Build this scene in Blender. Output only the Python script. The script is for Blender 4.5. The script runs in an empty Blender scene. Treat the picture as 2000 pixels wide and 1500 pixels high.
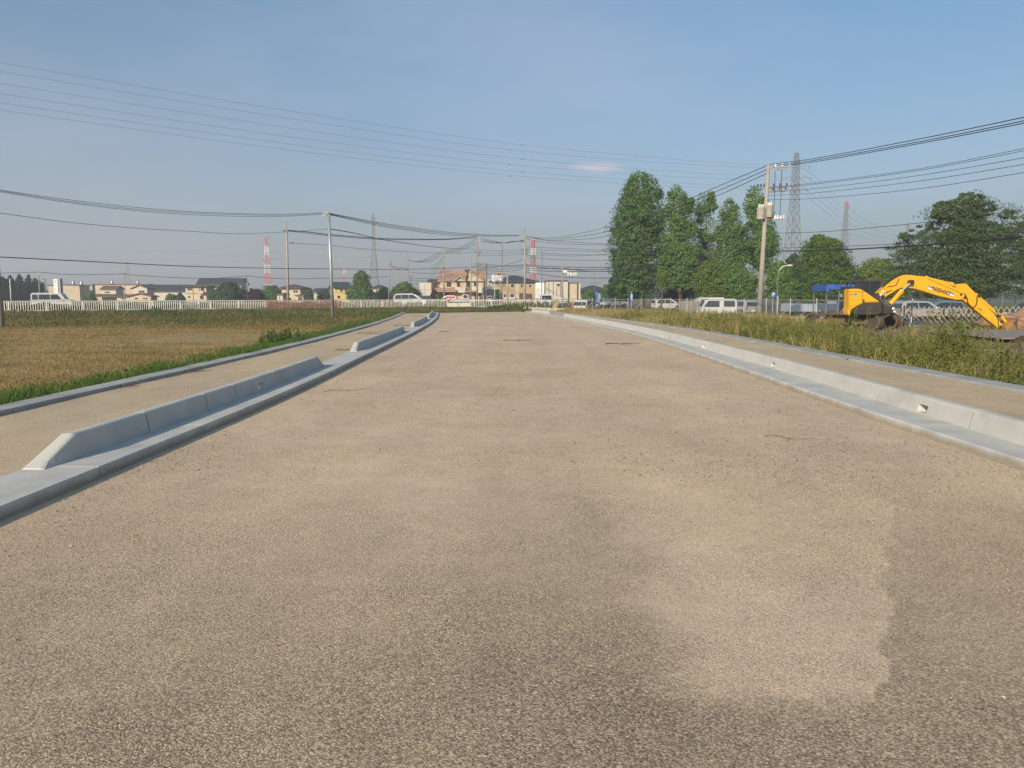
import bpy, bmesh, math, random
import numpy as np
from mathutils import Vector, Matrix
random.seed(7); rng = np.random.default_rng(11)
S = bpy.context.scene; COL = S.collection
R = math.radians
# ---------------------------------------------------------------- camera maths
F = 1450.0; PITCH = math.atan(172/1450); CP, SP = math.cos(PITCH), math.sin(PITCH); CH = 1.5
def W(px, py, Z):
    u = (px-1000)/F; v = (750-py)/F; dy = CP+v*SP; t = Z/dy
    return Vector((u*t, Z, CH+(-SP+v*CP)*t))
def G(px, py, h=0.0):
    u = (px-1000)/F; v = (750-py)/F; t = (h-CH)/(-SP+v*CP)
    return Vector((u*t, (CP+v*SP)*t, h))
cam = bpy.data.cameras.new('camera'); co = bpy.data.objects.new('camera', cam); COL.objects.link(co)
cam.sensor_width = 36; cam.lens = F/2000*36; cam.clip_end = 8000; cam.clip_start = .05
co.location = (0, 0, CH); co.rotation_euler = (R(90)-PITCH, 0, 0); S.camera = co
# ---------------------------------------------------------------- world
SUN_EL = 21.5; SX, SY = -.47, -.883
world = bpy.data.worlds.new('World'); S.world = world; world.use_nodes = True
nt = world.node_tree; N = nt.nodes; L = nt.links; N.clear()
def nd(N, t, **k):
    n = N.new(t)
    for a, b in k.items(): setattr(n, a, b)
    return n
out = nd(N, 'ShaderNodeOutputWorld'); bg = nd(N, 'ShaderNodeBackground')
sky = nd(N, 'ShaderNodeTexSky', sky_type='NISHITA', sun_disc=False)
sky.sun_elevation = R(SUN_EL); sky.sun_rotation = math.atan2(SX, SY)
sky.air_density = 1.0; sky.dust_density = 2.2; sky.ozone_density = 2.5; sky.altitude = 50
tc = nd(N, 'ShaderNodeTexCoord')
def mapped(scale, loc=(0, 0, 0)):
    m = nd(N, 'ShaderNodeMapping'); m.inputs['Scale'].default_value = scale; m.inputs['Location'].default_value = loc
    L.new(tc.outputs['Generated'], m.inputs['Vector']); return m
hs = nd(N, 'ShaderNodeHueSaturation'); hs.inputs['Saturation'].default_value = .85; hs.inputs['Value'].default_value = 1
L.new(sky.outputs[0], hs.inputs['Color'])
sm = nd(N, 'ShaderNodeMix', data_type='RGBA', blend_type='MULTIPLY'); sm.inputs[0].default_value = 1
L.new(hs.outputs[0], sm.inputs[6]); sm.inputs[7].default_value = (1.0, 1.0, 1.0, 1)
# high thin veil of cloud, pinkish white
sz_ = nd(N, 'ShaderNodeSeparateXYZ'); L.new(tc.outputs['Generated'], sz_.inputs[0]); gr = nd(N, 'ShaderNodeValToRGB'); ge = gr.color_ramp.elements
ge[0].position = 0; ge[0].color = (.41, .46, .53, 1); ge[1].position = .40; ge[1].color = (.56, .88, 1.0, 1); g2 = gr.color_ramp.elements.new(.12); g2.color = (.68, .725, .775, 1)
L.new(sz_.outputs[2], gr.inputs[0]); L.new(gr.outputs[0], sm.inputs[7])
n1 = nd(N, 'ShaderNodeTexNoise'); n1.inputs['Scale'].default_value = 1.6; n1.inputs['Detail'].default_value = 4; n1.inputs['Roughness'].default_value = .5
L.new(mapped((1, 1, 3.2), (.4, .1, .3)).outputs[0], n1.inputs['Vector'])
r1 = nd(N, 'ShaderNodeMapRange'); r1.inputs[1].default_value = .42; r1.inputs[2].default_value = .78; r1.inputs[4].default_value = .42
L.new(n1.outputs[0], r1.inputs[0])
m1 = nd(N, 'ShaderNodeMix', data_type='RGBA'); L.new(r1.outputs[0], m1.inputs[0]); L.new(sm.outputs[2], m1.inputs[6])
m1.inputs[7].default_value = (3.6, 3.9, 4.8, 1)
# broad faint veil of cirrus above the trees
cv = (W(1080, 120, 100)-Vector((0, 0, CH))).normalized(); sb_ = nd(N, 'ShaderNodeVectorMath', operation='SUBTRACT'); L.new(tc.outputs['Generated'], sb_.inputs[0]); sb_.inputs[1].default_value = cv
mp_ = nd(N, 'ShaderNodeMapping'); mp_.inputs['Rotation'].default_value = (0, -.5, 0); mp_.inputs['Scale'].default_value = (1/.42, 1/.5, 1/.17); L.new(sb_.outputs[0], mp_.inputs[0]); lv_ = nd(N, 'ShaderNodeVectorMath', operation='LENGTH'); L.new(mp_.outputs[0], lv_.inputs[0])
nv_ = nd(N, 'ShaderNodeTexNoise'); nv_.inputs['Scale'].default_value = 1.5; nv_.inputs['Detail'].default_value = 7; nv_.inputs['Roughness'].default_value = .62; L.new(mp_.outputs[0], nv_.inputs['Vector'])
av_ = nd(N, 'ShaderNodeMath', operation='MULTIPLY_ADD'); L.new(nv_.outputs[0], av_.inputs[0]); av_.inputs[1].default_value = 1.6; L.new(lv_.outputs['Value'], av_.inputs[2])
rv_ = nd(N, 'ShaderNodeMapRange', interpolation_type='SMOOTHSTEP'); rv_.inputs[1].default_value = 1.9; rv_.inputs[2].default_value = .75; rv_.inputs[3].default_value = 0; rv_.inputs[4].default_value = .17; L.new(av_.outputs[0], rv_.inputs[0])
mv_ = nd(N, 'ShaderNodeMix', data_type='RGBA'); L.new(rv_.outputs[0], mv_.inputs[0]); L.new(m1.outputs[2], mv_.inputs[6]); mv_.inputs[7].default_value = (4.6, 4.4, 5.2, 1); m1 = mv_
# one small pinkish cloud low over the trees
cd = (W(1165, 328, 100)-Vector((0, 0, CH))).normalized()
sub = nd(N, 'ShaderNodeVectorMath', operation='SUBTRACT'); L.new(tc.outputs['Generated'], sub.inputs[0]); sub.inputs[1].default_value = cd
mul = nd(N, 'ShaderNodeVectorMath', operation='MULTIPLY'); L.new(sub.outputs[0], mul.inputs[0]); mul.inputs[1].default_value = (1/.042, 1/.042, 1/.0085)
n2 = nd(N, 'ShaderNodeTexNoise'); n2.inputs['Scale'].default_value = 1.1; n2.inputs['Detail'].default_value = 4; L.new(mul.outputs[0], n2.inputs['Vector'])
ln = nd(N, 'ShaderNodeVectorMath', operation='LENGTH'); L.new(mul.outputs[0], ln.inputs[0])
ad = nd(N, 'ShaderNodeMath', operation='ADD'); L.new(ln.outputs['Value'], ad.inputs[0]); L.new(n2.outputs[0], ad.inputs[1])
r2 = nd(N, 'ShaderNodeMapRange'); r2.inputs[1].default_value = 1.5; r2.inputs[2].default_value = .75; r2.inputs[3].default_value = 0; r2.inputs[4].default_value = .5
L.new(ad.outputs[0], r2.inputs[0])
m2 = nd(N, 'ShaderNodeMix', data_type='RGBA'); L.new(r2.outputs[0], m2.inputs[0]); L.new(m1.outputs[2], m2.inputs[6])
m2.inputs[7].default_value = (6.0, 4.9, 5.2, 1)
L.new(m2.outputs[2], bg.inputs['Color']); bg.inputs['Strength'].default_value = .095
L.new(bg.outputs[0], out.inputs['Surface'])
sun = bpy.data.lights.new('sun', 'SUN'); so = bpy.data.objects.new('sun', sun); COL.objects.link(so)
sun.energy = 3.8; sun.angle = R(1.2); sun.color = (1, .85, .66)
sd = Vector((SX*math.cos(R(SUN_EL)), SY*math.cos(R(SUN_EL)), math.sin(R(SUN_EL)))).normalized()
so.rotation_euler = sd.to_track_quat('Z', 'Y').to_euler(); so.location = (-20, -20, 30)
S.view_settings.view_transform = 'Standard'; S.view_settings.look = 'None'; S.view_settings.gamma = 1; S.view_settings.exposure = .60
S.cycles.volume_bounces = 0; S.cycles.max_bounces = 6; S.cycles.transparent_max_bounces = 24
S.cycles.diffuse_bounces = 3; S.cycles.glossy_bounces = 2; S.cycles.use_denoising = True
# ---------------------------------------------------------------- materials
MATS = {}
def mat(name, col, rough=.7, metal=0, var=.12, scale=3.0, bump=0.0, bscale=40.0, col2=None, spec=None, det=4.0, alpha=None):
    if name in MATS: return MATS[name]
    m = bpy.data.materials.new(name); m.use_nodes = True; n = m.node_tree.nodes; l = m.node_tree.links
    b = n['Principled BSDF']; b.inputs['Roughness'].default_value = rough; b.inputs['Metallic'].default_value = metal
    if spec is not None: b.inputs['Specular IOR Level'].default_value = spec
    t = n.new('ShaderNodeTexCoord'); ns = n.new('ShaderNodeTexNoise'); ns.inputs['Scale'].default_value = scale; ns.inputs['Detail'].default_value = det
    l.new(t.outputs['Object'], ns.inputs['Vector'])
    mx = n.new('ShaderNodeMix'); mx.data_type = 'RGBA'
    mr = n.new('ShaderNodeMapRange'); mr.inputs[1].default_value = .3; mr.inputs[2].default_value = .7; l.new(ns.outputs[0], mr.inputs[0]); l.new(mr.outputs[0], mx.inputs[0])
    c2 = col2 or [c*(1-2*var) for c in col]
    mx.inputs[6].default_value = (*col, 1); mx.inputs[7].default_value = (*c2, 1); l.new(mx.outputs[2], b.inputs['Base Color'])
    if bump:
        nb = n.new('ShaderNodeTexNoise'); nb.inputs['Scale'].default_value = bscale; nb.inputs['Detail'].default_value = 3; l.new(t.outputs['Object'], nb.inputs['Vector'])
        bp = n.new('ShaderNodeBump'); bp.inputs['Strength'].default_value = bump; bp.inputs['Distance'].default_value = .01
        l.new(nb.outputs[0], bp.inputs['Height']); l.new(bp.outputs[0], b.inputs['Normal'])
    if alpha is not None: b.inputs['Alpha'].default_value = alpha
    MATS[name] = m; return m
def leafmat(name, dark, light, straw=None, transl=.3):
    m = bpy.data.materials.new(name); m.use_nodes = True; n = m.node_tree.nodes; l = m.node_tree.links
    b = n['Principled BSDF']; b.inputs['Roughness'].default_value = .62; b.inputs['Specular IOR Level'].default_value = .25
    a = n.new('ShaderNodeAttribute'); a.attribute_name = 'tint'
    cr = n.new('ShaderNodeValToRGB'); e = cr.color_ramp.elements; e[0].position = 0; e[0].color = (*dark, 1); e[1].position = 1; e[1].color = (*(straw or light), 1)
    if straw: x = cr.color_ramp.elements.new(.55); x.color = (*light, 1)
    l.new(a.outputs['Fac'], cr.inputs[0]); l.new(cr.outputs[0], b.inputs['Base Color'])
    t = n.new('ShaderNodeBsdfTranslucent'); l.new(cr.outputs[0], t.inputs[0]); ms = n.new('ShaderNodeMixShader'); ms.inputs[0].default_value = transl
    l.new(b.outputs[0], ms.inputs[1]); l.new(t.outputs[0], ms.inputs[2]); l.new(ms.outputs[0], n['Material Output'].inputs['Surface'])
    MATS[name] = m; return m
# gravel surfacing: crushed stone, cells of differing tone, bump and dusty fine patches
def gravelmat(name, tan, grey, sc=1.0, coarse_shade=False, fade=False):
    m = bpy.data.materials.new(name); m.use_nodes = True; n = m.node_tree.nodes; l = m.node_tree.links
    b = n['Principled BSDF']; b.inputs['Roughness'].default_value = .9; b.inputs['Specular IOR Level'].default_value = .2
    t = n.new('ShaderNodeTexCoord'); P = t.outputs['Object']
    def noise(s, d=3, r=.55):
        x = n.new('ShaderNodeTexNoise'); x.inputs['Scale'].default_value = s; x.inputs['Detail'].default_value = d; x.inputs['Roughness'].default_value = r; l.new(P, x.inputs['Vector']); return x.outputs[0]
    def mr(src, a, b_, c, d):
        x = n.new('ShaderNodeMapRange'); x.inputs[1].default_value = a; x.inputs[2].default_value = b_; x.inputs[3].default_value = c; x.inputs[4].default_value = d; l.new(src, x.inputs[0]); return x.outputs[0]
    def mth(op, a, b_):
        x = n.new('ShaderNodeMath'); x.operation = op
        for i, q in enumerate((a, b_)):
            if isinstance(q, (int, float)): x.inputs[i].default_value = q
            else: l.new(q, x.inputs[i])
        return x.outputs[0]
    v = n.new('ShaderNodeTexVoronoi'); v.inputs['Scale'].default_value = 85*sc; l.new(P, v.inputs['Vector'])
    v2 = n.new('ShaderNodeTexVoronoi'); v2.inputs['Scale'].default_value = 190*sc; l.new(P, v2.inputs['Vector'])
    sep = n.new('ShaderNodeSeparateColor'); l.new(v.outputs['Color'], sep.inputs[0])
    sep2 = n.new('ShaderNodeSeparateColor'); l.new(v2.outputs['Color'], sep2.inputs[0])
    mix = n.new('ShaderNodeMix'); mix.data_type = 'RGBA'; mix.inputs[6].default_value = (*tan, 1); mix.inputs[7].default_value = (*grey, 1)
    big = noise(.33, 4, .6); l.new(mr(big, .38, .66, 0, .75), mix.inputs[0])
    fine = mr(noise(.55, 5, .65), .35, .65, .35, 1)            # where the stones show / where fines cover them
    tone = mr(sep.outputs[0], 0, 1, .66, 1.32); tone2 = mr(sep2.outputs[0], 0, 1, .8, 1.2)
    gap = mr(v.outputs['Distance'], .45, .85, 1, .45)
    tt = mth('MULTIPLY', mth('MULTIPLY', tone, tone2), gap)
    dv = mth('ADD', 1.0, mth('MULTIPLY', mth('SUBTRACT', tt, 1.0), fine))
    mid = mr(noise(3.0, 6, .7), .3, .7, .9, 1.08); mpk = n.new('ShaderNodeMapping'); mpk.inputs['Scale'].default_value = (1.3, .07, 1); l.new(P, mpk.inputs[0]); nsk = n.new('ShaderNodeTexNoise'); nsk.inputs['Scale'].default_value = 1.0; nsk.inputs['Detail'].default_value = 5; l.new(mpk.outputs[0], nsk.inputs['Vector']); streak = mr(nsk.outputs[0], .3, .7, .93, 1.06)
    tot = mth('MULTIPLY', mth('MULTIPLY', dv, mid), streak)
    speck = mr(sep2.outputs[1], .955, .965, 1, .4); tot = mth('MULTIPLY', tot, speck)
    if coarse_shade:      # coarser, greyer stone, irregular edge; vignetting and shade also painted into its dark tone
        sy = n.new('ShaderNodeSeparateXYZ'); l.new(P, sy.inputs[0]); w_ = mth('ADD', sy.outputs[1], mth('MULTIPLY', noise(.8, 5, .6), 2.4)); cm = mr(w_, 3.6, 7.0, 1, 0)
        # camera-processing brightness painted into the colour: sharp right edge, ragged left edge
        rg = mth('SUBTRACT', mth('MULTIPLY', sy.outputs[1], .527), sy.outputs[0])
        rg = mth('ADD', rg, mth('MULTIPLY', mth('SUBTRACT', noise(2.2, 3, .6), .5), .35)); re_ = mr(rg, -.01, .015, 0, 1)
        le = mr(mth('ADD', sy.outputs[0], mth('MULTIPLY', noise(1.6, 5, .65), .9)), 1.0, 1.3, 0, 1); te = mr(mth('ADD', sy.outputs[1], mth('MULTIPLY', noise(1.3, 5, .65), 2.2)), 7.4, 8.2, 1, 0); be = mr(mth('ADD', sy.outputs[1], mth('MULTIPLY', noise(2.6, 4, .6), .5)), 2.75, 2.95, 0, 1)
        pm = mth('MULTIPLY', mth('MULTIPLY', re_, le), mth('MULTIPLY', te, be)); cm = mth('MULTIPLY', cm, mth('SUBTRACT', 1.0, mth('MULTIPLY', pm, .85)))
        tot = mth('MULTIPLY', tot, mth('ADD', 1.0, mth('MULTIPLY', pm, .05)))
        v3 = n.new('ShaderNodeTexVoronoi'); v3.inputs['Scale'].default_value = 105; l.new(P, v3.inputs['Vector']); sp3 = n.new('ShaderNodeSeparateColor'); l.new(v3.outputs['Color'], sp3.inputs[0])
        cc = mth('MULTIPLY', mr(sp3.outputs[0], 0, 1, .50, .98), mr(v3.outputs['Distance'], .4, .8, 1, .55)); tot = mth('MULTIPLY', tot, mth('ADD', 1.0, mth('MULTIPLY', mth('SUBTRACT', cc, 1.0), cm)))
    sc_ = n.new('ShaderNodeVectorMath'); sc_.operation = 'SCALE'; l.new(mix.outputs[2], sc_.inputs[0]); l.new(tot, sc_.inputs['Scale']); l.new(sc_.outputs[0], b.inputs['Base Color'])
    bp = n.new('ShaderNodeBump'); bp.inputs['Distance'].default_value = .005; bp.inputs['Strength'].default_value = .6
    hgt = mth('ADD', mr(v.outputs['Distance'], 0, .8, 1, 0), mth('MULTIPLY', mr(v2.outputs['Distance'], 0, .8, 1, 0), .5)); l.new(mth('MULTIPLY', hgt, fine), bp.inputs['Height'])
    l.new(bp.outputs[0], b.inputs['Normal'])
    if fade:
        at = n.new('ShaderNodeAttribute'); at.attribute_name = 'tint'; a_ = mth('ADD', at.outputs['Fac'], mth('MULTIPLY', mth('SUBTRACT', sep2.outputs[2], .5), .9)); l.new(mr(a_, .46, .54, 0, 1), b.inputs['Alpha'])
    MATS[name] = m; return m
M = {}
M['road'] = gravelmat('crushed gravel', (.70, .53, .355), (.61, .47, .345), 1.35, coarse_shade=True)
M['mortar'] = mat('dark joint', (.10, .095, .085), .9)
M['path'] = gravelmat('path gravel', (.62, .475, .31), (.56, .435, .305), 1.4)
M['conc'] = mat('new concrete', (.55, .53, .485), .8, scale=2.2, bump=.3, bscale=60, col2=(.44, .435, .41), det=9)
M['conc2'] = mat('flat kerb concrete', (.40, .40, .375), .85, scale=1.8, bump=.4, bscale=45, col2=(.27, .265, .245), det=9)
M['pole'] = mat('pole concrete', (.36, .32, .27), .85, var=.12, scale=2)
M['pole2'] = mat('distant pole grey', (.30, .27, .24), .85, var=.12, scale=2)
M['steel'] = mat('galvanised steel', (.42, .43, .44), .45, .5, var=.1, scale=4)
M['dsteel'] = mat('weathered steel', (.2, .2, .2), .6, .3, var=.2)
M['wire'] = mat('black cable', (.02, .022, .026), .6, var=.05)
M['hvwire'] = mat('bare conductor', (.22, .27, .33), .6, var=.05)
M['white'] = mat('white enamel rail', (.72, .69, .62), .5, var=.05, scale=2)
M['glass'] = mat('window glass', (.03, .04, .05), .08, var=.1)
M['cream'] = mat('cream wall', (.54, .44, .30), .8, var=.05, scale=1)
M['beige'] = mat('beige cladding', (.52, .43, .31), .8, var=.06, scale=1)
M['yellowwall'] = mat('yellow wall', (.72, .54, .22), .8, var=.04, scale=1)
M['tanwall'] = mat('tan wall', (.42, .31, .19), .8, var=.06, scale=1)
M['greywall'] = mat('grey wall', (.36, .36, .36), .8, var=.08, scale=1)
M['whitewall'] = mat('off white wall', (.54, .49, .41), .8, var=.05, scale=1)
M['brownroof'] = mat('brown roof', (.16, .085, .06), .7, var=.15, scale=3)
M['darkroof'] = mat('dark slate roof', (.045, .05, .06), .55, var=.15, scale=3)
M['redroof'] = mat('terracotta tiles', (.45, .27, .18), .75, scale=2.2, col2=(.33, .19, .13), det=6)
M['trim'] = mat('brown trim', (.10, .06, .05), .7)
M['alu'] = mat('window frame', (.45, .42, .38), .5)
M['red'] = mat('tower red', (.55, .07, .06), .6, var=.1)
M['twhite'] = mat('tower white', (.62, .60, .58), .6, var=.05)
M['tgrey'] = mat('tower grey', (.19, .20, .205), .6, .2, var=.1)
M['yellow'] = mat('machine yellow', (.74, .37, .010), .38, var=.04, scale=1.2, bump=.03, bscale=20)
M['bucket'] = mat('worn bucket paint', (.42, .20, .04), .7, scale=4, col2=(.22, .12, .05), det=8)
M['machdark'] = mat('machine charcoal', (.055, .05, .043), .5, var=.2, scale=2)
M['mud'] = mat('muddy steel', (.20, .13, .08), .9, var=.2, scale=4, bump=.5, bscale=15)
M['rubber'] = mat('rubber', (.02, .02, .02), .8)
M['rust'] = mat('rusty steel', (.10, .06, .045), .8, var=.25, scale=5, bump=.3, bscale=12)
M['plate'] = mat('steel road plate', (.38, .30, .245), .6, .2, var=.2, scale=1.5)
M['bark'] = mat('bark', (.13, .095, .065), .9, var=.25, scale=4, bump=.5, bscale=12)
M['twig'] = mat('dead twig', (.09, .05, .035), .9, var=.2, scale=20)
M['asphalt'] = mat('asphalt', (.09, .09, .09), .85, var=.12, scale=2, bump=.2)
M['cwhite'] = mat('white car paint', (.50, .495, .475), .25, var=.02)
M['csilver'] = mat('silver car paint', (.45, .47, .48), .3, .4, var=.02)
M['cblue'] = mat('blue car paint', (.05, .10, .22), .25, .2, var=.03)
M['cdark'] = mat('dark car paint', (.03, .035, .04), .25, .2, var=.03)
M['lampred'] = mat('tail lamp red', (.45, .03, .02), .3)
M['lampclear'] = mat('head lamp clear', (.8, .8, .78), .15)
M['black'] = mat('matt black', (.015, .015, .016), .7)
M['orange'] = mat('orange netting', (.50, .22, .14), .8, var=.1)
M['blue'] = mat('blue sheet', (.03, .10, .38), .6, var=.06)
M['leafT'] = leafmat('broadleaf foliage', (.045, .11, .028), (.165, .275, .06))
M['leafY'] = leafmat('yellow green foliage', (.065, .125, .02), (.23, .30, .05))
M['leafD'] = leafmat('dark foliage', (.028, .06, .028), (.075, .135, .045))
M['leafR'] = leafmat('zelkova foliage', (.038, .07, .028), (.125, .18, .06))
M['leafC'] = leafmat('conifer foliage', (.012, .034, .022), (.032, .065, .035))
M['leafP'] = leafmat('purple foliage', (.05, .015, .02), (.10, .03, .035))
M['grass'] = leafmat('verge grass', (.035, .085, .015), (.10, .16, .032), (.27, .22, .08), .25)
M['stubble'] = leafmat('mown stubble', (.095, .105, .028), (.25, .175, .062), (.37, .245, .105), .2)
M['bank'] = leafmat('rough bank grass', (.035, .065, .018), (.105, .115, .035), (.20, .15, .06), .2)
M['weed'] = leafmat('roadside weeds', (.07, .115, .022), (.23, .22, .055), (.42, .31, .14), .3)
M['ground'] = mat('ground soil and grass', (.075, .085, .03), .95, scale=.6, col2=(.11, .095, .045), det=8, bump=.4, bscale=6)
M['dirt'] = mat('yard dirt', (.23, .16, .10), .95, scale=.9, col2=(.15, .11, .075), det=8, bump=.5, bscale=8)
# ---------------------------------------------------------------- object helpers
ORI = {}
def tag(o, label=None, cat=None, group=None, kind=None):
    if label: o['label'] = label
    if cat: o['category'] = cat
    if group: o['group'] = group
    if kind: o['kind'] = kind
    return o
def thing(name, label, cat, loc=(0, 0, 0), group=None):
    o = bpy.data.objects.new(name, None); COL.objects.link(o); o.location = loc; o.empty_display_size = .3
    ORI[o.name] = Vector(loc); return tag(o, label, cat, group)
def link_mesh(name, me, m, parent=None, ori=None):
    o = bpy.data.objects.new(name, me); COL.objects.link(o); me.materials.append(m)
    if parent is not None: o.parent = parent; ORI[o.name] = ORI.get(parent.name, Vector())
    elif ori is not None: o.location = ori; ORI[o.name] = Vector(ori)
    return o
class MB:
    def __init__(s): s.v = []; s.f = []
    def add(s, vs, fs):
        k = len(s.v); s.v += [Vector(v) for v in vs]; s.f += [[k+i for i in f] for f in fs]; return s
    def box(s, c, d, rz=0, M_=None):
        x, y, z = d[0]/2, d[1]/2, d[2]/2; q = Matrix.Rotation(rz, 3, 'Z') if M_ is None else M_; c = Vector(c)
        vs = [c+q @ Vector((a*x, b*y, e*z)) for a in (-1, 1) for b in (-1, 1) for e in (-1, 1)]
        return s.add(vs, [(0, 1, 3, 2), (4, 6, 7, 5), (0, 4, 5, 1), (2, 3, 7, 6), (0, 2, 6, 4), (1, 5, 7, 3)])
    def beam(s, a, b, w, h=None, up=(0, 0, 1)):
        a, b = Vector(a), Vector(b); d = b-a; L_ = d.length
        if L_ < 1e-6: return s
        d.normalize(); u = Vector(up)
        if abs(d.dot(u)) > .98: u = Vector((1, 0, 0)) if abs(d.x) < .9 else Vector((0, 1, 0))
        x = d.cross(u).normalized(); z = x.cross(d)
        return s.box((a+b)/2, (w, L_, h or w), M_=Matrix((x, d, z)).transposed())
    def tube(s, pts, r, n=6, r1=None, cap=True):
        pts = [Vector(p) for p in pts]; m = len(pts); k = len(s.v)
        prev = None
        for i, p in enumerate(pts):
            d = (pts[min(i+1, m-1)]-pts[max(i-1, 0)]).normalized()
            u = Vector((0, 0, 1)) if abs(d.z) < .9 else Vector((1, 0, 0))
            x = d.cross(u).normalized()
            if prev is not None and x.dot(prev) < 0: x = -x
            prev = x; z = d.cross(x)
            rr = r if r1 is None else r+(r1-r)*i/(m-1)
            for j in range(n):
                a = 2*math.pi*j/n; s.v.append(p+x*rr*math.cos(a)+z*rr*math.sin(a))
        for i in range(m-1):
            for j in range(n):
                a = k+i*n+j; b = k+i*n+(j+1) % n; s.f.append([a, b, b+n, a+n])
        if cap: s.f.append([k+j for j in range(n)][::-1]); s.f.append([k+(m-1)*n+j for j in range(n)])
        return s
    def prism(s, poly, fn, a, b):     # poly: 2D outline, fn(u,v,w)->point, a..b: third coordinate
        n = len(poly); vs = [fn(u, v, a) for u, v in poly]+[fn(u, v, b) for u, v in poly]
        return s.add(vs, [list(range(n))[::-1], list(range(n, 2*n))]+[(i, (i+1) % n, (i+1) % n+n, i+n) for i in range(n)])
    def build(s, name, m, parent=None, smooth=False, bevel=0, ori=None):
        me = bpy.data.meshes.new(name)
        if parent is not None: o0 = ORI.get(parent.name, Vector())
        else:
            if ori is None:
                lo = Vector([min(v[i] for v in s.v) for i in range(3)]); hi = Vector([max(v[i] for v in s.v) for i in range(3)])
                ori = Vector(((lo.x+hi.x)/2, (lo.y+hi.y)/2, lo.z))
            o0 = Vector(ori)
        me.from_pydata([v-o0 for v in s.v], [], s.f)
        bm = bmesh.new(); bm.from_mesh(me); bmesh.ops.recalc_face_normals(bm, faces=bm.faces)
        if bevel: bmesh.ops.bevel(bm, geom=[e for e in bm.edges if e.calc_face_angle(0) > .35], offset=bevel, segments=2, affect='EDGES', clamp_overlap=True)
        bm.to_mesh(me); bm.free()
        if smooth:
            for p in me.polygons: p.use_smooth = True
        return link_mesh(name, me, m, parent, o0 if parent is None else None)
def copy_tree(o, parent=None):
    c = o.copy(); COL.objects.link(c); c.parent = parent
    for ch in list(o.children): copy_tree(ch, c)
    return c
def np_mesh(name, V, quads, tris, tint, m, parent=None, ori=None):
    me = bpy.data.meshes.new(name); nq = 0 if quads is None else len(quads); nt_ = 0 if tris is None else len(tris)
    o0 = ORI.get(parent.name, Vector()) if parent is not None else Vector(ori or (0, 0, 0))
    V = V-np.array(o0)
    me.vertices.add(len(V)); me.vertices.foreach_set('co', V.astype(np.float32).ravel())
    lv = np.concatenate([a.ravel() for a in (quads, tris) if a is not None and len(a)]).astype(np.int32)
    tot = np.concatenate([np.full(nq, 4), np.full(nt_, 3)]).astype(np.int32); st = np.concatenate([[0], np.cumsum(tot)[:-1]]).astype(np.int32)
    me.loops.add(len(lv)); me.loops.foreach_set('vertex_index', lv)
    me.polygons.add(nq+nt_); me.polygons.foreach_set('loop_start', st); me.polygons.foreach_set('loop_total', tot)
    me.update(calc_edges=True)
    if tint is not None:
        at = me.attributes.new('tint', 'FLOAT', 'POINT'); at.data.foreach_set('value', tint.astype(np.float32))
    return link_mesh(name, me, m, parent, o0 if parent is None else None)
def leaves(C, Nn, size, asp=.62):
    """diamond leaves at C (n,3) with normals Nn, sizes (n,)"""
    n = len(C); Nn = Nn/np.linalg.norm(Nn, axis=1, keepdims=True)
    t = rng.normal(size=(n, 3)); a = np.cross(Nn, t); a /= np.linalg.norm(a, axis=1, keepdims=True); b = np.cross(Nn, a)
    a = a*size[:, None]*.5; b = b*size[:, None]*.5*asp
    V = np.stack([C-a, C-b, C+a, C+b], 1).reshape(-1, 3); return V, np.arange(n*4).reshape(n, 4)
# grass: bent tapered blades
def blades(name, P, Zb, H, wd, tint, m, lean=.35, label=None, cat='grass', kind='stuff'):
    n = len(P); a = rng.uniform(0, 2*np.pi, n); d = np.stack([np.cos(a), np.sin(a), np.zeros(n)], 1)
    la = rng.uniform(0, 2*np.pi, n); lv = np.stack([np.cos(la), np.sin(la), np.zeros(n)], 1)*(H*rng.uniform(0, lean*2, n))[:, None]
    B = np.column_stack([P, Zb]); up = np.array([0, 0, 1.0])
    V = np.empty((n, 5, 3)); w = (wd/2)[:, None]
    V[:, 0] = B-d*w; V[:, 1] = B+d*w; mid = B+lv*.3+up*(H*.55)[:, None]; V[:, 2] = mid+d*w*.8; V[:, 3] = mid-d*w*.8; V[:, 4] = B+lv+up*H[:, None]
    i = np.arange(n)*5; q = np.stack([i, i+1, i+2, i+3], 1); t = np.stack([i+3, i+2, i+4], 1)
    o = np_mesh(name, V.reshape(-1, 3), q, t, np.repeat(tint, 5), m)
    return tag(o, label, cat, kind=kind)
def interp(tab): xs = [a for a, b in tab]; ys = [b for a, b in tab]; return lambda y: float(np.interp(y, xs, ys))
def smoothf(tab):                       # natural smooth curve through a table
    f = interp(tab); return lambda y: sum(f(y+d)*w for d, w in ((-2.4, .15), (-1.2, .22), (0, .26), (1.2, .22), (2.4, .15)))
# ================================================================ GROUND
def sstep(a, b, x): t = min(1, max(0, (x-a)/(b-a))); return t*t*(3-2*t)
def HG(x, y):
    d = (x-(33.7-.4*y))/1.077
    return -.5*sstep(.5, 3, d)*sstep(-12, 0, x)*sstep(37, 41, y)
def coords(a, b, step, far):
    c = list(np.arange(a, b+.01, step)); k = step
    hi = b
    while hi < far: k *= 1.35; hi += k; c.append(hi)
    k = step; lo = a
    while lo > -far: k *= 1.35; lo -= k; c.insert(0, lo)
    return c
def sheet(name, xs, ys, off, m, fx=None, kind='structure'):
    b = MB(); nx = len(xs)
    for y in ys:
        for x in xs:
            X = fx(x, y) if fx else x
            b.v.append(Vector((X, y, HG(X, y)+off)))
    for j in range(len(ys)-1):
        for i in range(nx-1): k = j*nx+i; b.f.append([k, k+1, k+1+nx, k+nx])
    return tag(b.build(name, m, ori=(0, 0, 0), smooth=True), kind=kind)
sheet('ground', coords(-60, 60, 2, 1500), coords(-10, 120, 2, 1500), -.03, M['ground'])
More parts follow.
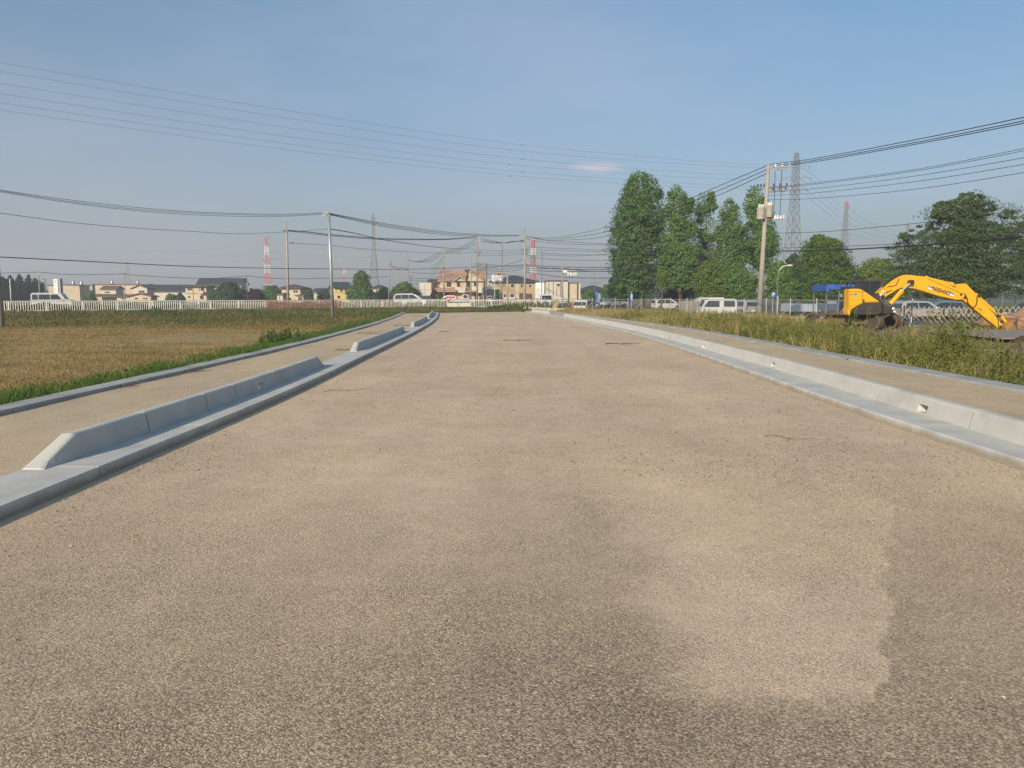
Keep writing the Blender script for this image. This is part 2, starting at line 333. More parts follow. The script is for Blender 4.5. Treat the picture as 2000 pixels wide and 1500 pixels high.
XL = smoothf([(-8, -3.47), (0, -3.47), (5, -3.43), (8, -3.36), (10, -3.33), (13, -3.36), (17, -3.5), (22, -3.62), (28, -3.80), (38, -4.22), (48, -4.85), (60, -5.9), (66, -6.5), (80, -8)])
XLO = smoothf([(-8, -6.1), (9, -6.12), (15, -6.06), (19.5, -6.05), (25, -6.2), (32, -6.5), (39, -6.9), (50, -7.75), (61, -8.8), (68, -9.5)])
XRB = smoothf([(-8, 4.6), (4, 4.72), (8, 4.84), (10, 4.93), (12, 5.0), (14, 5.07), (17, 5.09), (20, 5.1), (25, 5.1), (28.5, 5.03), (33.5, 4.8), (38, 4.45), (45, 3.95), (51, 3.5), (60, 2.7), (66, 1.9), (80, .2)])
XR = smoothf([(-8, 4.3), (5, 4.40), (8, 4.38), (10, 4.37), (12, 4.43), (15, 4.55), (20, 4.62), (25, 4.65), (28.5, 4.6), (33.5, 4.38), (38, 4.03), (45, 3.53), (51, 3.08), (60, 2.28), (66, 1.48), (80, -.2)])
XRO = smoothf([(-8, 7.5), (10, 7.5), (17, 7.45), (27, 7.5), (35, 7.1), (43, 6.3), (51, 5.3), (60, 4.3), (70, 3.2), (80, 2)])
YEND = lambda x: 66+max(0, min(9.5, (x+6.5)*.85))
ys = list(np.arange(-6, 77, 1.0))
# the road surface, with a slightly wavy edge where grit laps the kerb
def roadx(t, y):
    a, b = XL(y), XR(y); return a+(b-a)*t
rb = MB(); T = np.linspace(0, 1, 13)
for y in ys:
    for t in T:
        yy = min(y, YEND(roadx(t, min(y, 74)))+.25*math.sin(7*t)+.2*math.sin(23*t)); X = roadx(t, yy)
        if t == 0: X -= .02
        if t == 1: X += .02
        rb.v.append(Vector((X, yy, .012*math.sin(yy*.21+t*3)*math.sin(math.pi*t)+.004)))
for j in range(len(ys)-1):
    for i in range(12): k = j*13+i; rb.f.append([k, k+1, k+14, k+13])
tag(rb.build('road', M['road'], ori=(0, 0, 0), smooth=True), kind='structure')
def strip(name, f0, f1, y0, y1, z, m, n=6):
    b = MB(); yy = list(np.arange(y0, y1+.01, .8))
    for y in yy:
        for i in range(n+1): t = i/n; b.v.append(Vector((f0(y)+(f1(y)-f0(y))*t, y, z+.006*math.sin(y*1.3+i))))
    for j in range(len(yy)-1):
        for i in range(n): k = j*(n+1)+i; b.f.append([k, k+1, k+n+2, k+n+1])
    return tag(b.build(name, m, ori=(0, 0, 0), smooth=True), kind='structure')
strip('path', lambda y: XL(y)-.595, lambda y: XLO(y)-.01, -6, 62.5, .082, M['path'])
strip('path', lambda y: XRB(y)+.20, lambda y: XRO(y)+.01, -6, 73, .082, M['path'])
# grit washed over the front edge of the right kerb base
def gx(y): return XR(y)+.05+.045*math.sin(y*1.9)+.05*math.sin(y*.63+1)+.03*math.sin(y*5.1)
# ---- lofted concrete
def loft(mb, XF, sg, sec, st):
    """sec: outline (offset away from the road, z); st: stations (y, k) with k scaling heights above .10"""
    n = len(sec); k0 = len(mb.v)
    for y, k in st:
        tx = (XF(y+.3)-XF(y-.3))/.6; c = 1/math.hypot(1, tx)
        for o, z in sec:
            zz = .10+(z-.10)*k if z > .10 else z
            mb.v.append(Vector((XF(y)+sg*o*c, y-sg*o*c*tx, zz)))
    for j in range(len(st)-1):
        for i in range(n): a = k0+j*n+i; b = k0+j*n+(i+1) % n; mb.f.append([a, b, b+n, a+n])
    mb.f.append([k0+i for i in range(n)][::-1]); mb.f.append([k0+(len(st)-1)*n+i for i in range(n)])
def stations(a, b, step=.5): n = max(1, int((b-a)/step)); return [(a+(b-a)*i/n, 1) for i in range(n+1)]
base_sec = [(0, -.06), (0, .088), (.012, .10), (.588, .10), (.60, .088), (.60, -.06)]
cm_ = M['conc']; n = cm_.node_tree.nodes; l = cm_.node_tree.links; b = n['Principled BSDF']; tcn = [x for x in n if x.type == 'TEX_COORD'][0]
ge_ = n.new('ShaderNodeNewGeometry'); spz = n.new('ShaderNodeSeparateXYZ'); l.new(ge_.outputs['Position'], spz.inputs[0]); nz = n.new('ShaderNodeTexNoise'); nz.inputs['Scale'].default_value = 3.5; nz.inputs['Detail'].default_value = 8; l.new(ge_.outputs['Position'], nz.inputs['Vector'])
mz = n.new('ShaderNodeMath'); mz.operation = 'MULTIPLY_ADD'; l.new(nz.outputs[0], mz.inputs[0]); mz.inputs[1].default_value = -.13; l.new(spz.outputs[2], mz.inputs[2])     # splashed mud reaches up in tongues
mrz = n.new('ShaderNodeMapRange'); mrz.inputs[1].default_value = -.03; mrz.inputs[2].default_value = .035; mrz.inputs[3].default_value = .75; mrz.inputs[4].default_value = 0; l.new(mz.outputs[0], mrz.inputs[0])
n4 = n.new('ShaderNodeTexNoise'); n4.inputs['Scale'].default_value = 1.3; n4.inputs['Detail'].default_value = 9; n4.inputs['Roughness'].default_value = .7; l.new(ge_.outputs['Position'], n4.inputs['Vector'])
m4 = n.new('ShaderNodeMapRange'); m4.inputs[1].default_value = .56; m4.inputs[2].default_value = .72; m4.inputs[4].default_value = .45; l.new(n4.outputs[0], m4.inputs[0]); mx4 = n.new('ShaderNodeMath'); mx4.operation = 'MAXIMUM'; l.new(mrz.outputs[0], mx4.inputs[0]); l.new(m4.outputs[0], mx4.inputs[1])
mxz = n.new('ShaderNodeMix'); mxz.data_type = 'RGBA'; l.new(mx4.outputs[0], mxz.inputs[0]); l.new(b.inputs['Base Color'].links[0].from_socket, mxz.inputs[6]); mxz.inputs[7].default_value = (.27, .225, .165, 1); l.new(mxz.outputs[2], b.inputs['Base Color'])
def kerb_base(name, XF, sg, sec, y0, y1, m, seg=2.0, label=None):
    b = MB(); y = y0
    while y < y1-.05:
        e = min(y+seg, y1); loft(b, XF, sg, sec, stations(y+.006, e-.006)); y = e
    return tag(b.build(name, m, ori=(0, 0, 0)), kind='structure')
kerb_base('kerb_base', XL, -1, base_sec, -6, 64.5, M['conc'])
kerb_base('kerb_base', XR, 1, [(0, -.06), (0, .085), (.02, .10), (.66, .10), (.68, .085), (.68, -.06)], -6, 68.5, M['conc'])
kerb_base('kerb', XLO, -1, [(0, -.06), (0, .125), (.012, .137), (.34, .137), (.35, .125), (.35, -.06)], -6, 63, M['conc2'], 1.0)
kerb_base('kerb', XRO, 1, [(0, -.06), (0, .105), (.012, .12), (.43, .12), (.45, .105), (.45, -.06)], -6, 73, M['conc2'], 1.0)
blk = [(0, .09), (.004, .11), (.035, .275), (.043, .29), (.056, .30), (.075, .306), (.145, .306), (.163, .30), (.174, .29), (.18, .275), (.192, .11), (.195, .09)]
ORD = ['first', 'second', 'third', 'fourth', 'fifth', 'sixth', 'seventh', 'eighth', 'ninth', 'tenth', 'eleventh', 'twelfth', 'thirteenth', 'fourteenth', 'fifteenth', 'sixteenth', 'seventeenth', 'eighteenth', 'nineteenth', 'twentieth', 'twenty-first', 'twenty-second', 'twenty-third', 'twenty-fourth', 'twenty-fifth']
def apply_hole(o, c, d):
    cb = MB(); cb.box(c, d); cu = cb.build('cutter', M['conc'], ori=(0, 0, 0))
    md = o.modifiers.new('b', 'BOOLEAN'); md.operation = 'DIFFERENCE'; md.object = cu; md.solver = 'EXACT'
    bpy.context.view_layer.update(); dg = bpy.context.evaluated_depsgraph_get()
    me = bpy.data.meshes.new_from_object(o.evaluated_get(dg)); o.modifiers.clear(); o.data = me; bpy.data.objects.remove(cu)
def run(XF, sg, js, holes, where, ramp0=True, ramp1=True):
    n = len(js)-1
    for i in range(n):
        a, b = js[i], js[i+1]; st = stations(a+.009, b-.009)
        if i == 0 and ramp0: st = [(a+.5*f, .06+.94*f) for f in (0, .2, .4, .6, .8, 1)]+[s for s in st if s[0] > a+.6]
        if i == n-1 and ramp1: st = [s for s in st if s[0] < b-.5]+[(b-.4+.4*f, 1-.94*f) for f in (0, .25, .5, .75, 1)]
        mb = MB(); loft(mb, XF, sg, blk, st); o = mb.build('kerb_block', M['conc'])
        what = 'raised concrete kerb block'
        hs_ = [h for h in holes if a < h < b]
        if i == 0 and ramp0: what = 'sloping near end of concrete kerb'
        elif i == n-1 and ramp1: what = 'sloping far end of concrete kerb'
        elif hs_: what = 'concrete kerb block with drain hole'
        tag(o, '%s, %s from near in %s' % (what, ORD[i], where), 'kerb block', 'raised kerb blocks')
        if not (i == 0 and ramp0):
            mb = MB(); js_ = [(oo+(.004 if oo < .1 else -.004), z-.004) for oo, z in blk]; loft(mb, XF, sg, js_, [(a-.0085, 1), (a+.0085, 1)]); mb.build('joint', M['mortar'], o)
        for h in hs_: apply_hole(o, (XF(h)+sg*.08, h, .165), (.5, .22, .095))
bl = lambda y: XL(y)-.385
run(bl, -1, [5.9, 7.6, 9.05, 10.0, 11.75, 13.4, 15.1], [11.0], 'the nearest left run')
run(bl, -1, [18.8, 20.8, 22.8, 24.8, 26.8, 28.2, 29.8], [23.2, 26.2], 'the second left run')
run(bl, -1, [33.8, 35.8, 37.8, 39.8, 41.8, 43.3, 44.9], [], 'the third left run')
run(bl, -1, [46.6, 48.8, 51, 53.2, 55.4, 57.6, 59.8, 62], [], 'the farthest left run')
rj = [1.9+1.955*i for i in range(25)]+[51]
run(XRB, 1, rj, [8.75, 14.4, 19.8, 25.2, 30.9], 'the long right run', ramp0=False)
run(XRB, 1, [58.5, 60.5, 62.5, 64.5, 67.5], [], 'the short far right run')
# ================================================================ fields, yard, streets
fm = mat('mown field', (.38, .26, .11), .95, scale=.8, col2=(.22, .19, .07), det=9, bump=.5, bscale=10)
n = fm.node_tree.nodes; l = fm.node_tree.links; b = n['Principled BSDF']
tcn = [x for x in n if x.type == 'TEX_COORD'][0]; sp = n.new('ShaderNodeSeparateXYZ'); l.new(tcn.outputs['Object'], sp.inputs[0])
nn = n.new('ShaderNodeTexNoise'); nn.inputs['Scale'].default_value = .13; nn.inputs['Detail'].default_value = 6; l.new(tcn.outputs['Object'], nn.inputs['Vector'])
ma = n.new('ShaderNodeMath'); ma.operation = 'MULTIPLY_ADD'; l.new(nn.outputs[0], ma.inputs[0]); ma.inputs[1].default_value = 22; l.new(sp.outputs[1], ma.inputs[2])
mm = n.new('ShaderNodeMapRange'); mm.inputs[1].default_value = 0; mm.inputs[2].default_value = 100; l.new(ma.outputs[0], mm.inputs[0])
cr = n.new('ShaderNodeValToRGB'); e = cr.color_ramp.elements; e[0].position = .43; e[0].color = (1, 1, 1, 1); e[1].position = .52; e[1].color = (.36, .52, .32, 1)
x = cr.color_ramp.elements.new(.66); x.color = (.22, .27, .2, 1)
l.new(mm.outputs[0], cr.inputs[0]); mx2 = n.new('ShaderNodeMix'); mx2.data_type = 'RGBA'; mx2.blend_type = 'MULTIPLY'; mx2.inputs[0].default_value = 1
old = b.inputs['Base Color'].links[0].from_socket; l.new(old, mx2.inputs[6]); l.new(cr.outputs[0], mx2.inputs[7]); l.new(mx2.outputs[2], b.inputs['Base Color'])
def FZ(X): return 71+(X+43.8)/1.196 if X < -11.5 else 98.0          # depth of the white fence
fb = MB(); TT = np.linspace(0, 1, 25); yl = list(np.arange(0, 99, 2.0))
for y in yl:
    for t in TT:
        x1 = XLO(min(y, 66))-.33 if y < 66 else min(3.5, XLO(66)-.33+(y-66)*2.0); X = -75+(x1+75)*t; fb.v.append(Vector((X, min(y, FZ(X)+.5), .02*math.sin(X*.4)*math.sin(y*.3)+.0)))
for j in range(len(yl)-1):
    for i in range(24): k = j*25+i; fb.f.append([k, k+1, k+26, k+25])
tag(fb.build('field', fm, ori=(0, 0, 0), smooth=True), kind='structure')
sheet('yard', list(np.arange(11.4, 34, 1.0)), list(np.arange(17, 38.6, .8)), -.005, M['dirt'], fx=lambda x, y: x+.3*math.sin(y*1.7)+.25*math.sin(y*.6))
# street behind the left fence, carriageway with a white edge line, and the lower car park on the right
def lf(d): return lambda s: (-70+s, 71+(-70+s+43.8)/1.196+d)
sb = MB()
for i in range(30):
    s = i*5.0
    for d in (2.2, 10.5): q = lf(d)(s); sb.v.append(Vector((q[0], q[1], .01)))
for i in range(29): k = 2*i; sb.f.append([k, k+2, k+3, k+1])
tag(sb.build('street', M['asphalt'], ori=(0, 0, 0)), kind='structure')
sheet('car_park', list(np.arange(0, 44, 2.0)), list(np.arange(44, 150, 2.0)), -.008, M['asphalt'], fx=lambda x, y: 33.7-.4*y+2.6+x)
# ================================================================ GRASS
def U(a, b, n_): return rng.uniform(a, b, n_)
def noise2(x, y, s, seed=0):
    return .5+.25*np.sin(x*s*1.3+seed)*np.cos(y*s*.9+seed*2)+.25*np.sin(x*s*2.9+y*s*1.7+seed*3)
# left verge: a lush ragged strip behind the flat kerb
n_ = 52000; y = 3+58*U(0, 1, n_)**1.25; off = np.abs(rng.normal(0, .62, n_))*(.6+.9*noise2(y*0, y, .8, 2)); x = np.array([XLO(a) for a in y])-.33-off
k = noise2(x, y, 1.7); h = U(.05, .17, n_)*(.5+k)*np.clip(1.3-off*.5, .35, 1.3)
blades('verge_grass', np.column_stack([x, y]), np.zeros(n_), h, .008+.0006*y, np.clip(U(.1, .62, n_)+off*.12, 0, 1), M['grass'], .5)
# small broadleaf weeds in the verge
def weedclump(name, xs, ys, hs, nl, m, ls, tint=(.2, .6), label=None, stemr=.006, parent=None, z0=None, kind='stuff', cat=None):
    C = []; Nn = []; Sz = []; T_ = []; sv = []; 
    for i in range(len(xs)):
        H_ = hs[i]; k = int(nl*(.6+.8*random.random())); t = rng.uniform(.12, 1, k); a = rng.uniform(0, 6.28, k); r = H_*.26*(1.15-t)*rng.uniform(.4, 1, k)+.01
        lean = rng.normal(0, .12, 2)*H_; z = 0 if z0 is None else z0[i]
        C.append(np.column_stack([xs[i]+np.cos(a)*r+lean[0]*t, ys[i]+np.sin(a)*r+lean[1]*t, z+t*H_]))
        Nn.append(np.column_stack([np.cos(a)*.6, np.sin(a)*.6, np.full(k, .9)])+rng.normal(0, .35, (k, 3))); Sz.append(rng.uniform(.6, 1.2, k)*ls); T_.append(rng.uniform(*tint, k))
        sv.append((xs[i], ys[i], lean[0], lean[1], H_, z))
    C = np.concatenate(C); Nn = np.concatenate(Nn); Sz = np.concatenate(Sz); T_ = np.concatenate(T_)
    V, q = leaves(C, Nn, Sz, .42); sv = np.array(sv); n0 = len(V)
    sx = []
    for dx, dy in ((-1, 0), (1, 0)):
        sx.append(np.column_stack([sv[:, 0]+dx*stemr, sv[:, 1], sv[:, 5]])); sx.append(np.column_stack([sv[:, 0]+sv[:, 2]+dx*stemr*.4, sv[:, 1]+sv[:, 3], sv[:, 5]+sv[:, 4]]))
    m_ = len(sv); V = np.vstack([V]+sx); i = np.arange(m_); q2 = np.stack([n0+i, n0+2*m_+i, n0+3*m_+i, n0+m_+i], 1)
    T_ = np.concatenate([np.repeat(T_, 4), np.full(4*m_, .3)])
    o = np_mesh(name, V, np.vstack([q, q2]), None, T_, m, parent, ori=None if parent is None else None)
    if parent is None: tag(o, label, cat, kind=kind)
    return o
n_ = 420; y = 4+55*U(0, 1, n_)**1.3; x = np.array([XLO(a) for a in y])-.36-np.abs(rng.normal(0, .4, n_))
weedclump('weeds', x, y, U(.07, .26, n_), 20, M['grass'], .055, (.05, .45))
n_ = 60; weedclump('weeds', rng.normal(-7.35, .3, n_), rng.normal(23.5, .55, n_), U(.2, .5, n_), 40, M['grass'], .07, (.05, .4))
# the mown field
n_ = 150000; y = 6+38*U(0, 1, n_)**.9; x = -6.6-U(0, 1, n_)**1.0*(y*.72+1.5-6.6+.0)
ok = x < np.array([XLO(a) for a in y])-.7; x, y = x[ok], y[ok]; n_ = len(x)
k = noise2(x, y, .35, 2)*.5+noise2(x, y, 1.1, 5)*.5
blades('stubble', np.column_stack([x, y]), np.zeros(n_), U(.008, .042, n_)*(.5+.9*k)*(1+2*U(0,1,n_)**14), .005+.0005*y, np.clip(U(.1, 1, n_)*.5+.55*noise2(x*.35, y*2.2, .9, 6)+.25*(1-k)-.03, 0, 1), M['stubble'], .9)
n_ = 30000; y = U(34, 56, n_); x = -7.2-U(0, 1, n_)*(y*.72-7.2)
ok = x < np.interp(y, [30, 50, 66], [-7, -8.2, -9.8]); x, y = x[ok], y[ok]; n_ = len(x)
blades('meadow_grass', np.column_stack([x, y]), np.zeros(n_), U(.05, .18, n_)*np.clip((y-32)/10, .3, 1), np.full(n_, .035), np.clip(U(.2, .7, n_)+.5*noise2(x, y, .3, 8), 0, 1), M['bank'], .5)
n_ = 62000; x = U(-70, 5, n_); x = np.where(U(0, 1, n_) < .3, U(-14, 5, n_), x); fz = np.array([FZ(a) for a in x]); lo = np.where(x < -9.5, 50, 67+.8*np.clip(x+6.5, 0, 10)+1)
y = lo+(fz-lo)*U(0, 1, n_); hh = U(.08, .30, n_)*(.4+noise2(x, y, .5, 1))*np.where(x > -9.5, .6, 1)
blades('bank_grass', np.column_stack([x, y]), np.zeros(n_), hh, np.full(n_, .05), np.clip(U(.0, .8, n_)*.7+.6*noise2(x, y, .25, 4)-.05, 0, 1), M['bank'], .5)
n_ = 9000; s_ = U(0, 1, n_); x = -75+s_*66; fz = np.array([FZ(a) for a in x]); y = fz+U(.4, 2.0, n_); z = U(0, 1, n_)**.8*(.35+.55*noise2(x, y, .5, 6))
V, q = leaves(np.column_stack([x, y, z]), rng.normal(size=(n_, 3))+np.array([0, -.4, .5]), U(.18, .4, n_), .6)
tag(np_mesh('undergrowth', V, q, None, np.repeat(U(0, .7, n_), 4), M['bank']), kind='stuff')
# scrub at the end of the road by the fence
n_ = 260; x = U(-3, 6.5, n_); y = 78+U(0, 12, n_); weedclump('weeds', x, y, U(.3, 1.0, n_)*np.clip((x+5)/7, .4, 1), 60, M['weed'], .16, (.0, .45), stemr=.02)
# right side: tall weeds between the flat kerb and the fence
def infence(x, y): return x < 33.7-.4*y-.5
def yardm(x, y): return (x > 11.6+.5*np.sin(y)) & (y < 38.2) & (x > .435*y)
n_ = 105000; y = 7+64*U(0, 1, n_)**.85; x0 = np.array([XRO(a) for a in y])+.47; x = x0+U(0, 1, n_)**1.15*22
ok = infence(x, y) & ~yardm(x, y) & (x < .8*y+3); x, y, x0 = x[ok], y[ok], x0[ok]; n_ = len(x)
k = noise2(x, y, .4, 3); h = U(.1, .62, n_)*(.4+k)*np.clip((x-x0)*.8+.35, .3, 1)*np.where((y < 30) & (x > .475*y), .55, np.where(y > 30, .95, .85))
blades('tall_grass', np.column_stack([x, y]), np.zeros(n_), h, .007+.0007*y, np.clip(U(.1, 1, n_)*.7+.5*noise2(x, y, .22, 7)-.12+np.clip((y-18)/50, 0, .3)+.07, 0, 1), M['weed'], .55)
n_ = 3600; y = 8+40*U(0, 1, n_)**1.15; x0 = np.array([XRO(a) for a in y])+.6; x = x0+U(0, 1, n_)*5.5
ok = infence(x, y) & ~yardm(x, y); x, y, x0 = x[ok], y[ok], x0[ok]; n_ = len(x)
k = noise2(x, y, .45, 9); weedclump('tall_weeds', x, y, U(.2, .8, n_)*(.4+k)*np.clip((x-x0)*.7+.45, .4, 1)*np.where((y < 30) & (x > .475*y), .6, .9), 32, M['weed'], .075, (.05, .6))
n_ = 16; q_ = [G(a, b_, 0) for a, b_ in zip(U(1638, 1700, n_), U(662, 676, n_))]; weedclump('tall_weeds', np.array([p.x for p in q_]), np.array([p.y for p in q_]), U(.75, 1.35, n_), 26, M['weed'], .06, (.05, .6), stemr=.007)
n_ = 1400; y = 9+50*U(0, 1, n_)**1.1; x = np.array([XRO(a) for a in y])+.8+U(0, 1, n_)**1.2*9; ok = infence(x, y) & ~yardm(x, y); x, y = x[ok], y[ok]; n_ = len(x)
weedclump('seed_stalks', x, y, U(.45, .95, n_)*np.where((y < 30) & (x > .475*y), .65, 1), 11, M['weed'], .045, (.6, 1.0), stemr=.004)
tw = thing('weed_plant', 'tall bushy green weed plant in front of the steel plate, left of the excavator bucket', 'weed', G(1862, 706, 0))
px_ = G(1862, 706, 0); n_ = 46
weedclump('foliage', rng.normal(px_.x, .28, n_), rng.normal(px_.y, .25, n_), np.clip(rng.normal(.95, .25, n_), .4, 1.45), 46, M['weed'], .075, (.05, .5), parent=tw)
n_ = 16000; x = U(11, 24, n_); y = U(18, 38, n_); ok = noise2(x, y, .7, 2) > .62; x, y = x[ok], y[ok]
blades('yard_grass', np.column_stack([x, y]), np.zeros(len(x)), U(.05, .3, len(x)), np.full(len(x), .022), U(.2, .9, len(x)), M['weed'], .5)
# ================================================================ loose stones and litter on the road
def stones(name, n_, fy, sz, m):
    y = fy(n_); x = np.array([XL(a) for a in y]); x = x+.1+U(0, 1, n_)*(np.array([XR(a) for a in y])-x-.1)
    s = U(sz[0], sz[1], n_)*(.8+U(0, 1, n_)**6); base = np.array([[1, 0, 0], [0, 1, 0], [-1, 0, 0], [0, -1, 0], [0, 0, .7], [0, 0, -.6]])
    V = base[None]*(1+rng.normal(0, .22, (n_, 6, 3)))*s[:, None, None]; a = U(0, 6.28, n_); c, s_ = np.cos(a)[:, None], np.sin(a)[:, None]
    X = V[:, :, 0]*c-V[:, :, 1]*s_; Y = V[:, :, 0]*s_+V[:, :, 1]*c
    V = np.stack([X+x[:, None], Y+y[:, None], V[:, :, 2]+(.006+s*.35)[:, None]], 2)
    f = np.array([[0, 1, 4], [1, 2, 4], [2, 3, 4], [3, 0, 4], [1, 0, 5], [2, 1, 5], [3, 2, 5], [0, 3, 5]])
    Fc = (np.arange(n_)[:, None, None]*6+f[None]).reshape(-1, 3)
    return tag(np_mesh(name, V.reshape(-1, 3), None, Fc, np.repeat(U(0, 1, n_), 6), m), kind='stuff')
sm_ = bpy.data.materials.new('loose stone'); sm_.use_nodes = True; n = sm_.node_tree.nodes; l = sm_.node_tree.links; a = n.new('ShaderNodeAttribute'); a.attribute_name = 'tint'
cr = n.new('ShaderNodeValToRGB'); cr.color_ramp.elements[0].color = (.15, .125, .095, 1); cr.color_ramp.elements[1].color = (.44, .365, .265, 1); l.new(a.outputs['Fac'], cr.inputs[0]); l.new(cr.outputs[0], n['Principled BSDF'].inputs['Base Color']); n['Principled BSDF'].inputs['Roughness'].default_value = .85
stones('gravel', 70000, lambda k: 1.9+5.6*U(0, 1, k)**1.3, (.0022, .0048), sm_)
stones('gravel', 16000, lambda k: 6+14*U(0, 1, k)**1.2, (.004, .008), sm_)
def twig(px, py, L_, ang, label, r=.006, kink=.13, h=0.0):
    p = G(px, py, h); pts = []; a = math.radians(ang)
    for i in range(8): t = i/7-.5; pts.append(p+Vector((math.cos(a)*t*L_-math.sin(a)*kink*L_*math.sin(i*1.3), math.sin(a)*t*L_+math.cos(a)*kink*L_*math.sin(i*1.3), r*1.3+.01*abs(math.sin(i*2))+.006)))
    mb = MB(); mb.tube(pts, r, 5, r*.5)
    q = pts[3]; mb.tube([q, q+Vector((math.cos(a+.7)*L_*.18, math.sin(a+.7)*L_*.18, .02))], r*.6, 4)
    mb.tube([pts[5], pts[5]+Vector((math.cos(a-.9)*L_*.12, math.sin(a-.9)*L_*.12, .015))], r*.5, 4)
    tag(mb.build('twig', M['twig']), label, 'twig', 'twigs lying on the gravel')
for t in [(1217, 673, 1.1, 4, 'longest dark reddish twig lying across the road, right of its middle', .014),
          (1012, 666, 1.0, 3, 'thin dark twig lying crosswise in the middle of the road', .01),
          (868, 649, .45, 0, 'tiny dark twig on the road beside the far left kerb', .012),
          (680, 764, .75, 25, 'thin curved twig on the road beside the first gap in the left kerb', .004),
          (1545, 858, .55, -28, 'hair-thin brown twig on the road opposite the drain hole of the right kerb', .003),
          ]: twig(*t)
for t in [(377, 728, .6, 12, 'brown twig lying against the outer kerb of the left path', .011), (247, 757, .35, 6, 'short curled twig beside the outer kerb, nearest on the left path', .009),
          (722, 652, .9, 2, 'dark twig lying across the left path before the second raised kerb', .012), (793, 637, 1.1, 0, 'long dark twig on the left path behind the second raised kerb', .012),
          (818, 618, .9, 0, 'farthest dark twig on the left path', .012), (678, 685, .6, 3, 'dark twig beside the sloping end of the second left kerb', .01),
          (1676, 704, .5, -8, 'short brown twig on the right path near the weeds', .008)]: twig(*t, h=.085)
fl = MB(); 
for px, py in ((1092, 1101), (1538, 1278), (1960, 1363), (137, 1067)):
    p = G(px, py, .008); a = random.random()*6; mb = MB(); d = Vector((math.cos(a), math.sin(a), 0)); e = Vector((-d.y, d.x, 0))
    mb.add([p-d*.011, p-e*.006+Vector((0, 0, .006)), p+d*.011+Vector((0, 0, .004)), p+e*.006+Vector((0, 0, .008)), p-d*.011-Vector((0, 0, .002)), p-e*.006+Vector((0, 0, .003)), p+d*.011, p+e*.006+Vector((0, 0, .005))], [(0, 1, 2, 3), (7, 6, 5, 4), (0, 4, 5, 1), (1, 5, 6, 2), (2, 6, 7, 3), (3, 7, 4, 0)])
    tag(mb.build('leaf_scrap', M['whitewall']), {1092: 'pale petal on the road below the picture middle', 1538: 'pale torn scrap on the lower right gravel', 1960: 'pale chip near the lower right corner', 137: 'pale chip on the gravel below the left kerb'}[px], 'leaf scrap')
